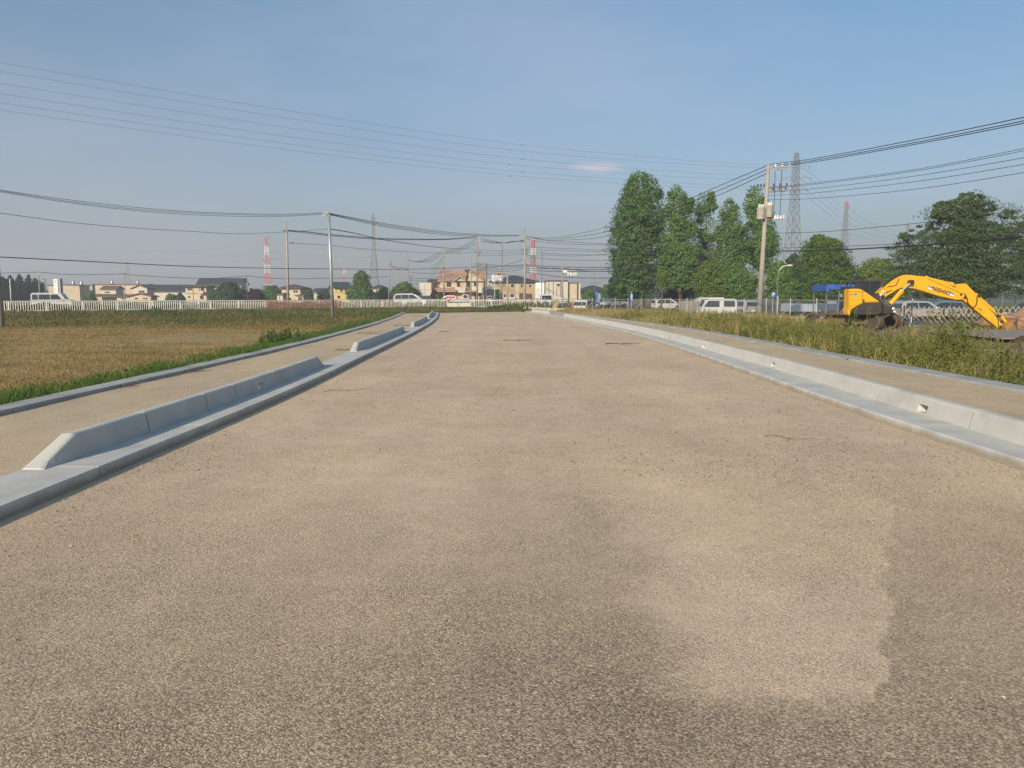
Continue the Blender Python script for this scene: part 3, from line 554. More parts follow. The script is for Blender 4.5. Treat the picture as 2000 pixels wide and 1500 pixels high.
# ================================================================ TREES
def envw(env, Z):
    o = []
    for py, a, b in env: p, q = W(a, py, Z), W(b, py, Z); o.append((p.z, (p.x+q.x)/2, (q.x-p.x)/2*1.05))
    o.sort(); return np.array(o)
def tree(name, label, group, env, Z, nclump, nleaf, ls, leafm, base=None, tr=.2, rc=.13, limbs=14, flat=.75, surf=.45, depth=.85, tint=(0, 1), trunk=True, cat='tree', fill=.24):
    E = envw(env, Z); zs, cx, hw = E[:, 0], E[:, 1], E[:, 2]; top = zs[-1]; bot = zs[0]; mx = hw.max()
    gx_ = W(base or (env[-1][1]+env[-1][2])/2, 590, Z).x; gz = HG(gx_, Z)
    root = thing(name, label, cat, (gx_, Z, gz), group); nclump = int(nclump*1.5); ls = ls*.66; nleaf = int(nleaf*1.45)
    zg = np.linspace(bot, top, 200); wg = np.interp(zg, zs, hw)**1.2; wg /= wg.sum(); z = rng.choice(zg, nclump, p=wg)+U(-.2, .2, nclump)
    nl = max(5, nclump//8); lz = rng.choice(zg, nl, p=wg); la = U(0, 2*np.pi, nl); lr = U(0, 1, nl)**.4*.80; lH = np.interp(lz, zs, hw); LX = np.interp(lz, zs, cx)+np.cos(la)*lr*lH; LY = np.sin(la)*lr*np.maximum(lH, mx*.3)*depth
    li = rng.integers(0, nl, nclump); lR = np.clip(lH, mx*.35, mx)*.30; dd = rng.normal(size=(nclump, 3)); dd /= np.linalg.norm(dd, axis=1, keepdims=True); dd *= (U(.3, 1, nclump)**.6*lR[li])[:, None]
    z = lz[li]+dd[:, 2]*.9; H_ = np.interp(z, zs, hw); c = np.interp(z, zs, cx); CX = LX[li]+dd[:, 0]; CX = c+np.clip(CX-c, -H_*1.02, H_*1.02); CY = Z+LY[li]+dd[:, 1]; z = np.clip(z, bot, top); cr_ = U(.55, 1.2, nclump)*rc*.72*mx*np.clip(H_/mx*1.2, .45, 1)+.12
    ct = .5*U(0, 1, nl)[li]+.5*U(0, 1, nclump)
    k = nleaf; d = rng.normal(size=(nclump, k, 3)); d /= np.linalg.norm(d, axis=2, keepdims=True); rr = U(.35, 1.05, (nclump, k))[..., None]
    P = np.stack([CX, CY, z], 1)[:, None]+d*rr*cr_[:, None, None]*np.array([1, 1, flat]); Nn = d+rng.normal(0, .55, d.shape)+np.array([0, 0, .45])
    P = P.reshape(-1, 3); Nn = Nn.reshape(-1, 3); sz = ls*U(.6, 1.3, len(P)); V, q = leaves(P, Nn, sz, .7)
    nf = int(nclump*nleaf*fill); z2 = rng.choice(zg, nf, p=wg)+U(-.2, .2, nf); a2 = U(0, 2*np.pi, nf); H2 = np.interp(z2, zs, hw)*(.97+.10*np.sin(a2*5+z2*2.1)+.07*np.sin(a2*9-z2*4.7)+.05*np.sin(z2*9.3)); r2_ = U(0, 1, nf)**.38
    P2 = np.column_stack([np.interp(z2, zs, cx)+np.cos(a2)*r2_*H2, Z+np.sin(a2)*r2_*np.maximum(H2, mx*.3)*depth, z2]); N2 = np.column_stack([np.cos(a2), np.sin(a2), np.full(nf, .6)])+rng.normal(0, .6, (nf, 3)); V2, q2 = leaves(P2, N2, ls*U(.6, 1.3, nf), .7)
    T_ = np.clip(tint[0]+(tint[1]-tint[0])*(.45*np.repeat(ct, k)+.55*U(0, 1, len(P))), 0, 1); q = np.vstack([q, q2+len(V)]); V = np.vstack([V, V2]); T_ = np.concatenate([T_, np.clip(tint[0]+(tint[1]-tint[0])*(.3*noise2(P2[:, 0], P2[:, 2], .9, 3)+.6*U(0, 1, nf)), 0, 1)])
    if trunk:
        mb = MB(); hgt = bot+(top-bot)*.8; tp = [(gx_+(np.interp(zz, zs, cx)-gx_)*min(1, max(0, (zz-gz)/(hgt-gz)))+.1*math.sin(zz), Z+.08*math.cos(zz*1.3), zz) for zz in np.linspace(gz-.1, hgt, 9)]
        mb.tube(tp, tr, 8, tr*.2)
        idx = np.argsort(z)[np.linspace(0, nclump-1, limbs).astype(int)]
        for i in idx:
            zb = max(gz+(bot-gz)*.85, z[i]-abs(CX[i]-c[i])*.8-.6); f = min(1, max(0, (zb-gz)/(hgt-gz))); j = min(7, int(f*8)); q0 = Vector(tp[j]).lerp(Vector(tp[j+1]), f*8-j)
            e = Vector((CX[i], CY[i], z[i])); mid = q0.lerp(e, .5)+Vector((0, 0, -.12*(e-q0).length*.5)); mb.tube([q0, mid, e], tr*.42*(1-f*.6), 5, tr*.06, cap=False)
        mb.build('trunk', M['bark'], root, smooth=True)
    np_mesh('crown', V, q, None, np.repeat(T_, 4), leafm, root)
    return root
TG = 'tall trees beyond the car park'
tree('tall_tree', 'broadest and tallest dark green tree, at the left end of the tall row', TG, [(336, 1236, 1262), (350, 1224, 1284), (375, 1214, 1292), (400, 1203, 1294), (440, 1189, 1297), (480, 1189, 1293), (520, 1190, 1292), (560, 1198, 1290), (580, 1220, 1280)], 112, 560, 62, .42, M['leafT'], 1256, .34, rc=.17, surf=.5, tint=(0, .8))
tree('tall_tree', 'second tall tree of the row with a pointed crown and bare lower trunk', TG, [(362, 1314, 1326), (380, 1302, 1344), (410, 1292, 1356), (450, 1289, 1364), (490, 1284, 1368), (530, 1280, 1372), (565, 1290, 1356)], 110, 380, 58, .40, M['leafT'], 1328, .32, rc=.20, tint=(.15, 1))
tree('tall_tree', 'thin see-through tree in the middle of the tall row', TG, [(376, 1366, 1394), (395, 1356, 1397), (420, 1358, 1397), (450, 1360, 1400), (480, 1358, 1402), (505, 1356, 1402), (540, 1350, 1400)], 114, 190, 36, .36, M['leafT'], 1380, .22, rc=.26, limbs=40, tint=(.2, 1))
tree('tall_tree', 'fourth tall tree of the row, pointed and shorter, beside the utility pole', TG, [(387, 1420, 1430), (400, 1408, 1442), (425, 1400, 1450), (455, 1396, 1458), (490, 1390, 1462), (515, 1388, 1458), (545, 1392, 1456)], 110, 250, 50, .38, M['leafT'], 1424, .26, rc=.21, tint=(.1, 1))
tree('tall_tree', 'tall tree at the right end of the row, directly behind the utility pole', TG, [(364, 1464, 1484), (380, 1456, 1492), (400, 1452, 1504), (425, 1458, 1510), (445, 1462, 1516), (470, 1452, 1524), (495, 1448, 1525), (515, 1460, 1508), (530, 1470, 1512)], 112, 260, 52, .40, M['leafT'], 1486, .28, rc=.2, tint=(.2, 1))
TL = 'low trees along the car park'
tree('small_tree', 'low bushy yellow-green tree under the thin middle tree of the row', TL, [(512, 1370, 1400), (535, 1355, 1425), (560, 1352, 1430), (582, 1362, 1420)], 100, 170, 50, .34, M['leafY'], 1392, .16, rc=.19, tint=(0, .7))
tree('small_tree', 'low bushy tree just left of the utility pole foot', TL, [(515, 1430, 1450), (535, 1412, 1476), (560, 1410, 1480), (584, 1420, 1470)], 98, 170, 50, .34, M['leafT'], 1440, .16, rc=.19, tint=(.2, 1))
tree('small_tree', 'small slender tree with a thin pale trunk between the two broad trees', TL, [(520, 1285, 1298), (540, 1280, 1304), (560, 1282, 1300)], 95, 45, 40, .3, M['leafY'], 1292, .15, rc=.3, tint=(0, .7))
tree('small_tree', 'bushy green tree behind the curved street lamp', TL, [(510, 1512, 1530), (530, 1496, 1545), (560, 1494, 1562), (585, 1500, 1565)], 96, 210, 55, .34, M['leafT'], 1525, .18, rc=.18, tint=(.25, 1))
tree('small_tree', 'shadowy low tree behind the long white van', TL, [(545, 1300, 1330), (560, 1290, 1360), (583, 1288, 1372)], 118, 110, 50, .34, M['leafD'], 1330, .14, rc=.2, tint=(0, .5))
tree('small_tree', 'dark low tree under the broadest tall tree', TL, [(535, 1195, 1215), (555, 1188, 1230), (585, 1184, 1240)], 119, 90, 50, .34, M['leafD'], 1210, .14, rc=.22, tint=(0, .7))
tree('round_tree', 'big dome shaped olive green tree to the right of the street lamp', 'rounded trees on the right', [(461, 1590, 1612), (470, 1572, 1640), (490, 1562, 1655), (520, 1558, 1668), (550, 1556, 1678), (588, 1562, 1682)], 95, 460, 62, .34, M['leafY'], 1615, .3, rc=.16, tint=(-.1, .42))
tree('round_tree', 'lower yellow-green tree between the dome shaped tree and the big spreading tree', 'rounded trees on the right', [(505, 1696, 1720), (516, 1684, 1750), (540, 1672, 1768), (565, 1668, 1772), (588, 1672, 1770)], 100, 280, 55, .36, M['leafY'], 1715, .22, rc=.17, tint=(.1, .85))
tree('round_tree', 'small dark green tree between the lattice pylon and the dome shaped tree', 'rounded trees on the right', [(496, 1545, 1556), (510, 1536, 1562), (540, 1534, 1566), (585, 1540, 1566)], 102, 110, 50, .34, M['leafD'], 1550, .16, rc=.24, tint=(0, .9))
tree('spreading_tree', 'large dark spreading tree with a feathery ragged top behind the excavator', 'spreading trees on the right', [(376, 1893, 1905), (388, 1872, 1935), (396, 1826, 1942), (408, 1808, 1942), (420, 1798, 1936), (432, 1812, 1920), (450, 1802, 1960), (465, 1772, 1975), (490, 1754, 1988), (525, 1750, 1992), (560, 1770, 1990), (578, 1800, 1970)], 72, 620, 62, .25, M['leafR'], 1872, .34, rc=.11, limbs=60, flat=.45, surf=.6, tint=(0, .95))
tree('spreading_tree', 'sparse feathery tree cut by the right edge of the photo', 'spreading trees on the right', [(398, 1955, 1978), (410, 1944, 2010), (430, 1938, 2040), (455, 1955, 2060), (490, 1970, 2070), (540, 1975, 2080), (575, 1985, 2070)], 78, 230, 48, .25, M['leafR'], 2015, .26, rc=.14, limbs=50, flat=.45, surf=.6, tint=(.1, 1))
tree('shrub', 'bright green shrub growing below the stick of the excavator', 'shrubs on the right', [(553, 1884, 1896), (562, 1876, 1912), (576, 1872, 1918), (590, 1876, 1916)], 70, 60, 50, .2, M['leafY'], 1895, .06, rc=.25, tint=(.1, .8), cat='shrub')
BG = 'garden and street trees among the far houses'
for lab, env, Z, n1_, k_, ls_, lm, ti in [
    ('round topped green tree standing tall among the houses, left of the grey pylon', [(530, 700, 714), (540, 691, 722), (555, 688, 724), (570, 680, 730), (585, 676, 736)], 190, 170, 50, .6, 'leafT', (0, .7)),
    ('wide dark bushy tree in front of the long dark roofed hall', [(553, 436, 458), (562, 424, 470), (575, 414, 478), (587, 410, 482)], 185, 190, 50, .6, 'leafD', (.1, 1)),
    ('dark purple-brown tree beside the red and white tower', [(565, 490, 508), (575, 484, 516), (587, 482, 520)], 200, 80, 45, .6, 'leafP', (0, .4)),
    ('pale green tree at the foot of the red and white tower', [(559, 515, 542), (568, 512, 552), (587, 510, 560)], 210, 110, 45, .6, 'leafT', (.1, .9)),
    ('small green tree left of the grey roofed small house', [(562, 598, 606), (572, 593, 612), (587, 590, 614)], 200, 60, 40, .6, 'leafT', (0, .8)),
    ('low green tree between the steel pole and the small grey house', [(568, 622, 640), (587, 618, 646)], 205, 60, 40, .6, 'leafD', (0, 1)),
    ('low green hedge tree right of the round topped tree', [(562, 742, 756), (574, 734, 764), (587, 730, 768)], 200, 90, 40, .6, 'leafT', (0, .6)),
    ('tree with feathery top behind the roof of the white minivan', [(552, 780, 800), (562, 766, 808), (574, 764, 806), (588, 768, 800)], 175, 110, 45, .55, 'leafT', (0, .8)),
    ('dark green tree left of the grey concrete house', [(564, 806, 812), (575, 800, 820), (588, 800, 820)], 178, 60, 40, .55, 'leafT', (0, .6)),
    ('dark maroon shrub tree in front of the tiled roof house', [(567, 845, 852), (575, 841, 858), (588, 840, 858)], 165, 60, 40, .5, 'leafP', (0, 1)),
    ('clipped dark green shrub beside the arched porch', [(577, 852, 860), (588, 850, 862)], 160, 40, 40, .45, 'leafT', (0, .6)),
    ('dark rounded tree between the two storey house and the tan house', [(566, 964, 975), (576, 958, 981), (589, 956, 982)], 165, 70, 40, .5, 'leafD', (0, 1)),
    ('bushy green tree behind the white cars, left of the tall row', [(566, 1150, 1158), (576, 1136, 1162), (588, 1134, 1164)], 140, 90, 45, .45, 'leafT', (.1, .9)),
    ('rounded green tree close to the foot of the broadest tall tree', [(556, 1182, 1194), (570, 1174, 1200), (588, 1172, 1205)], 135, 100, 45, .45, 'leafT', (0, .8)),
    ('small round tree by the pale two storey house on the left', [(572, 349, 354), (580, 344, 360), (587, 342, 362)], 200, 45, 40, .6, 'leafD', (.2, 1)),
    ('small leafy tree right of the dark roofed left building', [(575, 328, 342), (587, 322, 348)], 200, 50, 40, .6, 'leafT', (0, .6)),
    ('round tree with a bush between the two beige warehouses', [(574, 172, 182), (586, 166, 188)], 190, 50, 40, .6, 'leafY', (0, .3)),
    ('dark shrub in front of the house with the brown hip roof', [(573, 552, 562), (587, 546, 568)], 180, 60, 40, .55, 'leafT', (0, .5))]:
    tree('garden_tree', lab, BG, env, Z, n1_, k_, ls_, M[lm], None, .16, rc=.2, limbs=5, tint=ti)
for i, (lab, env) in enumerate([
    ('leftmost dark conifer at the left edge of the photo', [(541, 0, 6), (550, -8, 14), (587, -14, 16)]),
    ('dark conifer rising beside the bare leaning pole', [(538, 18, 21), (550, 12, 28), (587, 8, 32)]),
    ('tallest pointed dark conifer left of the twin poles', [(536, 36, 39), (550, 30, 45), (587, 26, 50)]),
    ('pointed dark conifer just left of the pale utility pole', [(538, 54, 57), (550, 48, 62), (587, 44, 68)]),
    ('short ragged conifer between the two utility poles on the left', [(544, 66, 71), (552, 62, 78), (587, 58, 84)]),
    ('last low conifer of the left wood beside the beige warehouse', [(553, 80, 84), (562, 76, 88), (587, 72, 90)])]):
    tree('conifer', lab, 'conifers at the left edge', env, 205+4*i, 120, 45, .6, M['leafC'], None, .18, rc=.2, limbs=5, tint=(0, 1))
# a far line of trees on the horizon, one mass
n_ = 26000; x = U(-420, 420, n_); y = 360+U(-12, 12, n_); hh = 2.2+2.2*noise2(x, 0*x, .06, 3)+1.0*noise2(x, 0*x, .31, 1); z = U(0, 1, n_)*hh
V, q = leaves(np.column_stack([x, y, z]), rng.normal(size=(n_, 3))+np.array([0, -.4, .5]), U(1.0, 2.0, n_), .8)
tag(np_mesh('treeline', V, q, None, np.repeat(U(0, .8, n_), 4), M['leafD']), kind='stuff')
n_ = 16000; x = 14+U(0, 1, n_)*44; y = 66+U(0, 2.2, n_)+0*x; z = U(0, 1, n_)*.85-.3; ok = x > .50*y; x, y, z = x[ok], y[ok], z[ok]
V, q = leaves(np.column_stack([x, y, z]), rng.normal(size=(len(x), 3))+np.array([0, -.4, .6]), U(.12, .22, len(x)), .7)
tag(np_mesh('hedge', V, q, None, np.repeat(U(0, .5, len(x)), 4), M['leafY']), 'long low clipped hedge bank beyond the excavator', 'hedge')
# ================================================================ FENCES
def white_fence(name, label, s0, s1, pos, z0, panel=3.0, nb=15, H_=.98, reach=.2, m=None):
    m = m or M['white']; p0 = pos(s0); root = thing(name, label, 'fence', p0, None); s = s0
    while s < s1-.1:
        a, b = pos(s), pos(min(s+panel, s1)); d = (b-a).normalized(); mb = MB()
        for zz in (.10, H_): mb.beam(a+d*.05+Vector((0, 0, zz+z0)), b-d*.05+Vector((0, 0, zz+z0)), .06, .075)
        for i in range(nb): c = a.lerp(b, (i+.7)/(nb+.4)); mb.beam(c+Vector((0, 0, .12+z0)), c+Vector((0, 0, H_-.03+z0)), .045, .045, up=(1, 0, 0))
        mb.build('fence_panel', m, root)
        pb = MB(); pb.beam(a+Vector((0, 0, z0-reach)), a+Vector((0, 0, z0+H_+.02)), .075, .075, up=(1, 0, 0)); pb.build('fence_post', m, root); s += panel
    return root
def fpos(s):       # along the street fence, s measured from the post at px 70
    x = -46.4+s*.772; return Vector((x, 71+(x+43.8)/1.196, 0)) if x < -11.5 else Vector((-11.5+(s-45.2), 98.0, 0))
white_fence('picket_railing', 'white steel railing on the left with closely set vertical bars', -18, 24.0, fpos, .02)
white_fence('picket_railing', 'shorter white steel railing right of the orange netting, in front of the white minivan', 33.0, 48.0, fpos, .0)
white_fence('picket_railing', 'white railing half hidden by scrub at the end of the road', 51.2, 62.4, fpos, -.02, panel=2.8, nb=12)
r_ = white_fence('picket_railing', 'faded railing section behind the orange plastic netting', 24.0, 33.0, fpos, .0, m=M['whitewall'])
mb = MB()
for i in range(9):
    z = .08+i*.105; mb.beam(fpos(24.1)+Vector((.05, -.16, z)), fpos(33.0)+Vector((.05, -.16, z+.02*math.sin(i))), .012, .03)
for i in range(75): c = fpos(24.1+i*.12)+Vector((.05, -.16, 0)); mb.beam(c+Vector((0, 0, .05)), c+Vector((0, 0, .93)), .012, .012, up=(1, 0, 0))
tag(mb.build('safety_netting', M['orange']), 'orange-red plastic safety netting tied along the railing behind the steel pole', 'netting')
# two low temporary barriers
for a, lab in ((48.2, 'left one of two low white barrier boards closing the gap in the railing'), (49.75, 'right one of two low white barrier boards closing the gap in the railing')):
    p = fpos(a); q = fpos(a+1.45); t = thing('barrier', lab, 'barrier', p, 'low barrier boards'); mb = MB()
    mb.box((p+q)/2+Vector((0, 0, .28)), (1.4, .06, .62)); mb.build('board', M['whitewall'], t); mb = MB()
    for e in (p, q): mb.beam(e+Vector((0, 0, -.1)), e+Vector((0, 0, 1.15)), .06, .06, up=(1, 0, 0))
    mb.beam(p+Vector((0, 0, 1.0)), q+Vector((0, 0, 1.0)), .05, .05); mb.beam(p+Vector((0, 0, .78)), q+Vector((0, 0, .78)), .05, .05); mb.build('frame', M['alu'], t)
# far roadside guard rail
t = thing('guard_rail', 'long grey guard rail running behind the left white railing, across the street', 'guard rail', (-60, 70, 0)); mb = MB(); pb = MB()
for i in range(0, 22):
    a = Vector((-76+i*3.9, 71+(-76+i*3.9+43.8)/1.196+11.5, 0)); b = a+Vector((3.9, 3.9/1.196, 0)); mb.beam(a+Vector((0, 0, .95)), b+Vector((0, 0, .95)), .06, .1); mb.beam(a+Vector((0, 0, .6)), b+Vector((0, 0, .6)), .05, .07)
    pb.beam(a, a+Vector((0, 0, 1.0)), .1, .1, up=(1, 0, 0))
mb.build('rail', M['steel'], t); pb.build('posts', M['steel'], t)
# right fence: low block wall, galvanised posts with top rail, mesh and braces
def rp(y): return Vector((33.7-.4*y, y, 0))
wm = mat('old block wall', (.62, .56, .44), .9, scale=1.2, col2=(.44, .38, .27), det=8, bump=.3)
t = thing('block_wall', 'low weathered cream block wall under the wire fence, hidden in tall weeds', 'wall', rp(36)); mb = MB(); cb = MB()
y = 39.0
while y < 80: a, b = rp(y+.01), rp(y+1.99); mb.beam(a+Vector((0, 0, .09)), b+Vector((0, 0, .09)), .15, .38); cb.beam(a+Vector((0, 0, .30)), b+Vector((0, 0, .30)), .18, .05); y += 2
mb.build('wall', wm, t); cb.build('coping', wm, t)
fm_ = bpy.data.materials.new('chain link'); fm_.use_nodes = True; n = fm_.node_tree.nodes; l = fm_.node_tree.links; b = n['Principled BSDF']; b.inputs['Base Color'].default_value = (.38, .38, .36, 1); b.inputs['Roughness'].default_value = .5
tcx = n.new('ShaderNodeTexCoord'); mpx = n.new('ShaderNodeMapping'); mpx.inputs['Rotation'].default_value = (0, 0, 0); l.new(tcx.outputs['Object'], mpx.inputs[0])
spx = n.new('ShaderNodeSeparateXYZ'); l.new(mpx.outputs[0], spx.inputs[0])
def fm_line(sgn):
    a = n.new('ShaderNodeMath'); a.operation = 'MULTIPLY_ADD'; l.new(spx.outputs[1], a.inputs[0]); a.inputs[1].default_value = 1.07*sgn; l.new(spx.outputs[2], a.inputs[2])
    m_ = n.new('ShaderNodeMath'); m_.operation = 'PINGPONG'; l.new(a.outputs[0], m_.inputs[0]); m_.inputs[1].default_value = .035
    c_ = n.new('ShaderNodeMath'); c_.operation = 'LESS_THAN'; l.new(m_.outputs[0], c_.inputs[0]); c_.inputs[1].default_value = .0013; return c_
mxx = n.new('ShaderNodeMath'); mxx.operation = 'MAXIMUM'; l.new(fm_line(1).outputs[0], mxx.inputs[0]); l.new(fm_line(-1).outputs[0], mxx.inputs[1]); l.new(mxx.outputs[0], b.inputs['Alpha'])
t = thing('wire_fence', 'galvanised wire mesh fence with thin posts and diagonal braces on the low wall', 'fence', rp(36)); y = 36.0; i = 0
rl = MB(); rl.tube([rp(35)+Vector((0, 0, 1.28)), rp(80)+Vector((0, 0, 1.18))], .022, 6); rl.build('top_rail', M['steel'], t)
ml = MB(); a, b_ = rp(35), rp(80); ml.add([a+Vector((0, 0, .34)), b_+Vector((0, 0, .34)), b_+Vector((0, 0, 1.17)), a+Vector((0, 0, 1.27))], [(0, 1, 2, 3)]); ml.build('mesh', fm_, t)
while y < 80:
    p = rp(y); pb = MB(); pb.tube([p+Vector((0, 0, .2)), p+Vector((0, 0, 1.36))], .028, 6); pb.build('post', M['steel'], t)
    if i % 2 == 0: pb = MB(); pb.tube([p+Vector((0, 0, .95)), p+Vector((-.9, -.5, .1))], .024, 6); pb.build('brace', M['steel'], t)
    y += 1.9; i += 1
p = W(1084, 597, 71); q = G(1079, 609, 0); mb = MB(); pa = G(1079, 608.5, -.03); pb_ = W(1090, 587, pa.y+.5); mb.beam(pa, pb_, .42, .07, up=(.2, -1, 0))
tag(mb.build('leaning_slab', M['tanwall']), 'flat brownish slab leaning against the wire fence near the far kerb end', 'slab')
# lattice (accordion) barriers behind the excavator
def accordion(label, x0, x1, y, z0, z1, n_, m):
    t = thing('accordion_gate', label, 'barrier', (x0, y, 0), 'folding lattice barriers'); mb = MB(); w = (x1-x0)/n_
    for i in range(n_):
        a = x0+i*w
        mb.beam((a, y, z0), (a+w, y, z1), .05, .012, up=(0, 1, 0)); mb.beam((a, y-.02, z1), (a+w, y-.02, z0), .05, .012, up=(0, 1, 0))
    mb.build('lattice', m, t); pb = MB()
    for a in (x0, (x0+x1)/2, x1): pb.beam((a, y, HG(a, y)), (a, y, z1+.05), .06, .06, up=(1, 0, 0))
    pb.build('post', M['rust'], t); rb_ = MB(); rb_.beam((x0, y+.04, z0+.02), (x1, y+.04, z0+.02), .05, .07); rb_.build('rail', M['rust'], t)
tn = mat('tan painted slats', (.40, .33, .24), .7)
accordion('tan folding lattice barrier right of the excavator tracks, upper part hidden by the boom', 20.3, 24.4, 38.6, .42, .95, 16, tn)
accordion('tan folding lattice barrier at the right edge above the earth mound', 24.6, 28.5, 38.9, .45, .95, 13, tn)
t = thing('leaning_rods', 'row of slanting pale rods behind the excavator tracks', 'rods', (20, 37.8, 0)); mb = MB()
for i in range(17): a = 19.7+i*.28; mb.beam((a+.42, 37.9, .0), (a, 38.2, .62), .03, .03)
mb.build('rods', tn, t)
t = thing('pipe_barrier', 'white pipe barrier standing on the dirt right of the excavator tracks', 'barrier', (19.7, 36.9, 0)); mb = MB()
for a in (19.72, 19.95): mb.tube([(a, 36.9, 0), (a, 36.9, .62)], .02, 6)
mb.tube([(19.95, 36.9, .03), (25, 36.9, .03)], .018, 6); mb.build('pipes', M['white'], t)
mb = MB(); rr = random.Random(3); V_ = []
bm = bmesh.new(); bmesh.ops.create_icosphere(bm, subdivisions=4, radius=1)
for v in bm.verts: k = 1+.12*math.sin(v.co.x*5+1)+.1*math.sin(v.co.y*7)+.05*math.sin(v.co.z*11+v.co.x*13); v.co = Vector((v.co.x*2.6*k, v.co.y*1.5*k, max(-.05, v.co.z*.78*k)))
me = bpy.data.meshes.new('earth_mound'); bm.to_mesh(me); bm.free()
o = link_mesh('earth_mound', me, mat('reddish earth', (.36, .20, .12), .95, scale=2, col2=(.24, .14, .09), det=8, bump=.6, bscale=9)); o.location = (25.1, 35.6, 0); tag(o, 'reddish brown earth mound just behind the excavator bucket', 'mound')
# steel plate on top of stacked rails, lower right
t = thing('steel_plate', 'flat rust-grey steel road plate lying behind the stacked rails, under the bucket', 'steel plate', (20, 26, 0)); mb = MB(); mb.box((20.7, 26.6, .14), (9.6, 6.0, .035), rz=-.05); mb.box((20.9, 26.9, .105), (9.4, 5.6, .03), rz=-.03); mb.build('plate', M['plate'], t)
mb = MB(); [mb.box((16.4+i*2.4, 26.6, .04), (.2, 5.4, .09)) for i in range(4)]; mb.build('bearer', M['rust'], t)
k = 0
for r0 in range(4):
    for c_ in range(3-(r0 > 2)):
        yy = 20.6+r0*.72+c_*.16; zz = .06+c_*.085; mb = MB(); x0 = 14.4+.25*math.sin(k*2.3)+r0*.5; a, b_ = Vector((x0, yy, zz)), Vector((x0+8.2, yy+.25*math.sin(k), zz))
        mb.beam(a, b_, .10, .012); mb.beam(a+Vector((0, 0, .035)), b_+Vector((0, 0, .035)), .012, .06); mb.beam(a+Vector((0, 0, .07)), b_+Vector((0, 0, .07)), .06, .012)
        tag(mb.build('steel_rail', M['rust']), 'rusty steel rail in the lower right pile, %s row from the road, %s layer' % (ORD[r0], ['bottom', 'middle', 'top'][c_]), 'steel rail', 'rusty steel rails stacked in the weeds'); k += 1
# green railing far right
t = thing('green_railing', 'pale green railing far behind the spreading tree at the right edge', 'fence', (40, 75, 0)); mb = MB()
a0, a1 = W(1908, 572, 82), W(2060, 572, 82)
for zz in (.0, .62): mb.beam(a0+Vector((0, 0, zz+.0)), a1+Vector((0, 0, zz)), .05, .05)
n_ = 60
for i in range(n_+1): c = a0.lerp(a1, i/n_); mb.beam(c+Vector((0, 0, 0)), c+Vector((0, 0, .62)), .03, .03, up=(1, 0, 0))
for i in range(0, 7): c = a0.lerp(a1, i/6); mb.beam(Vector((c.x, c.y, -.5)), c+Vector((0, 0, .7)), .07, .07, up=(1, 0, 0))
mb.build('bars', mat('pale green paint', (.24, .33, .27), .6), t)
mb = MB(); c = W(1956, 567.5, 81.9); mb.box(c, (.24, .02, .22)); mb.build('notice', M['white'], t)
# ================================================================ PYLONS
def lattice(mb, x0, y0, za, zb, wa, wb, n_, th, rot):
    q = Matrix.Rotation(rot, 3, 'Z')
    def P(i, z, w): s = [(-1, -1), (1, -1), (1, 1), (-1, 1)][i % 4]; return Vector((x0, y0, z))+q @ Vector((s[0]*w, s[1]*w, 0))
    for k in range(n_):
        z0, z1 = za+(zb-za)*k/n_, za+(zb-za)*(k+1)/n_; w0, w1 = wa+(wb-wa)*k/n_, wa+(wb-wa)*(k+1)/n_
        for i in range(4):
            mb.beam(P(i, z0, w0), P(i, z1, w1), th, th); mb.beam(P(i, z0, w0), P(i+1, z1, w1), th*.6, th*.6); mb.beam(P(i+1, z0, w0), P(i, z1, w1), th*.6, th*.6); mb.beam(P(i, z1, w1), P(i+1, z1, w1), th*.6, th*.6)
def pylon(label, px, Z, prof, th, mats, arms=(), rot=.6, group='transmission pylons', ground=0):
    """prof: list of (py, half width px) top to bottom; mats: material per section"""
    x = W(px, 578, Z).x; t = thing('pylon', label, 'pylon', (x, Z, ground), group); k = Z/F; pr = [(W(px, py, Z).z, hw*k*.78) for py, hw in prof]
    pr.append((ground, pr[-1][1]+(pr[-1][1]-pr[-2][1])*(pr[-1][0]-ground)/max(1, (pr[-2][0]-pr[-1][0]))))
    ms = list(mats)+[mats[-1]]
    for i in range(len(pr)-1):
        (z1, w1), (z0, w0) = pr[i], pr[i+1]; mb = MB(); n_ = max(1, round((z1-z0)/max(1.2, (w0+w1)*1.15))); lattice(mb, x, Z, z0, z1, w0, w1, min(n_, 9), th, rot)
        mb.build('tower_section', M[ms[i]], t)
    for py, hl in arms:
        z = W(px, py, Z).z; w = hl*k; d = Matrix.Rotation(-.25, 3, 'Z') @ Vector((1, 0, 0)); c = Vector((x, Z, z)); mb = MB()
        for s in (-1, 1):
            e = c+d*w*s; mb.beam(c+Vector((0, .5, .9)), e, th*.7, th*.7); mb.beam(c+Vector((0, -.5, -.3)), e, th*.7, th*.7); mb.beam(c+Vector((0, .5, -.3)), e, th*.7, th*.7)
        mb.build('crossarm', M[ms[1]], t); mb = MB()
        for s in (-1, 1): e = c+d*w*s; mb.tube([e, e+Vector((s*.5, 0, -1.4))], th*.7, 5)
        mb.build('insulator', M['dsteel'], t)
    return t
pylon('tall grey lattice pylon rising directly right of the big utility pole', 1544, 300, [(299, 3), (322, 6), (375, 7.5), (405, 8.5), (525, 16.5)], .2, ['tgrey']*5, [(325, 22), (347, 26), (369, 20)])
pylon('slim grey lattice pylon with orange top above the dome shaped tree', 1644, 560, [(393, 2.2), (401, 3), (440, 4), (475, 6.5)], .26, ['red', 'tgrey', 'tgrey', 'tgrey'], [(402, 5), (436, 9), (448, 9), (458, 9)])
pylon('distant pale pylon top showing at the left edge of the spreading tree', 1765, 760, [(436, 2), (480, 4), (520, 7)], .34, ['tgrey']*3, [(440, 6), (462, 8), (492, 8)])
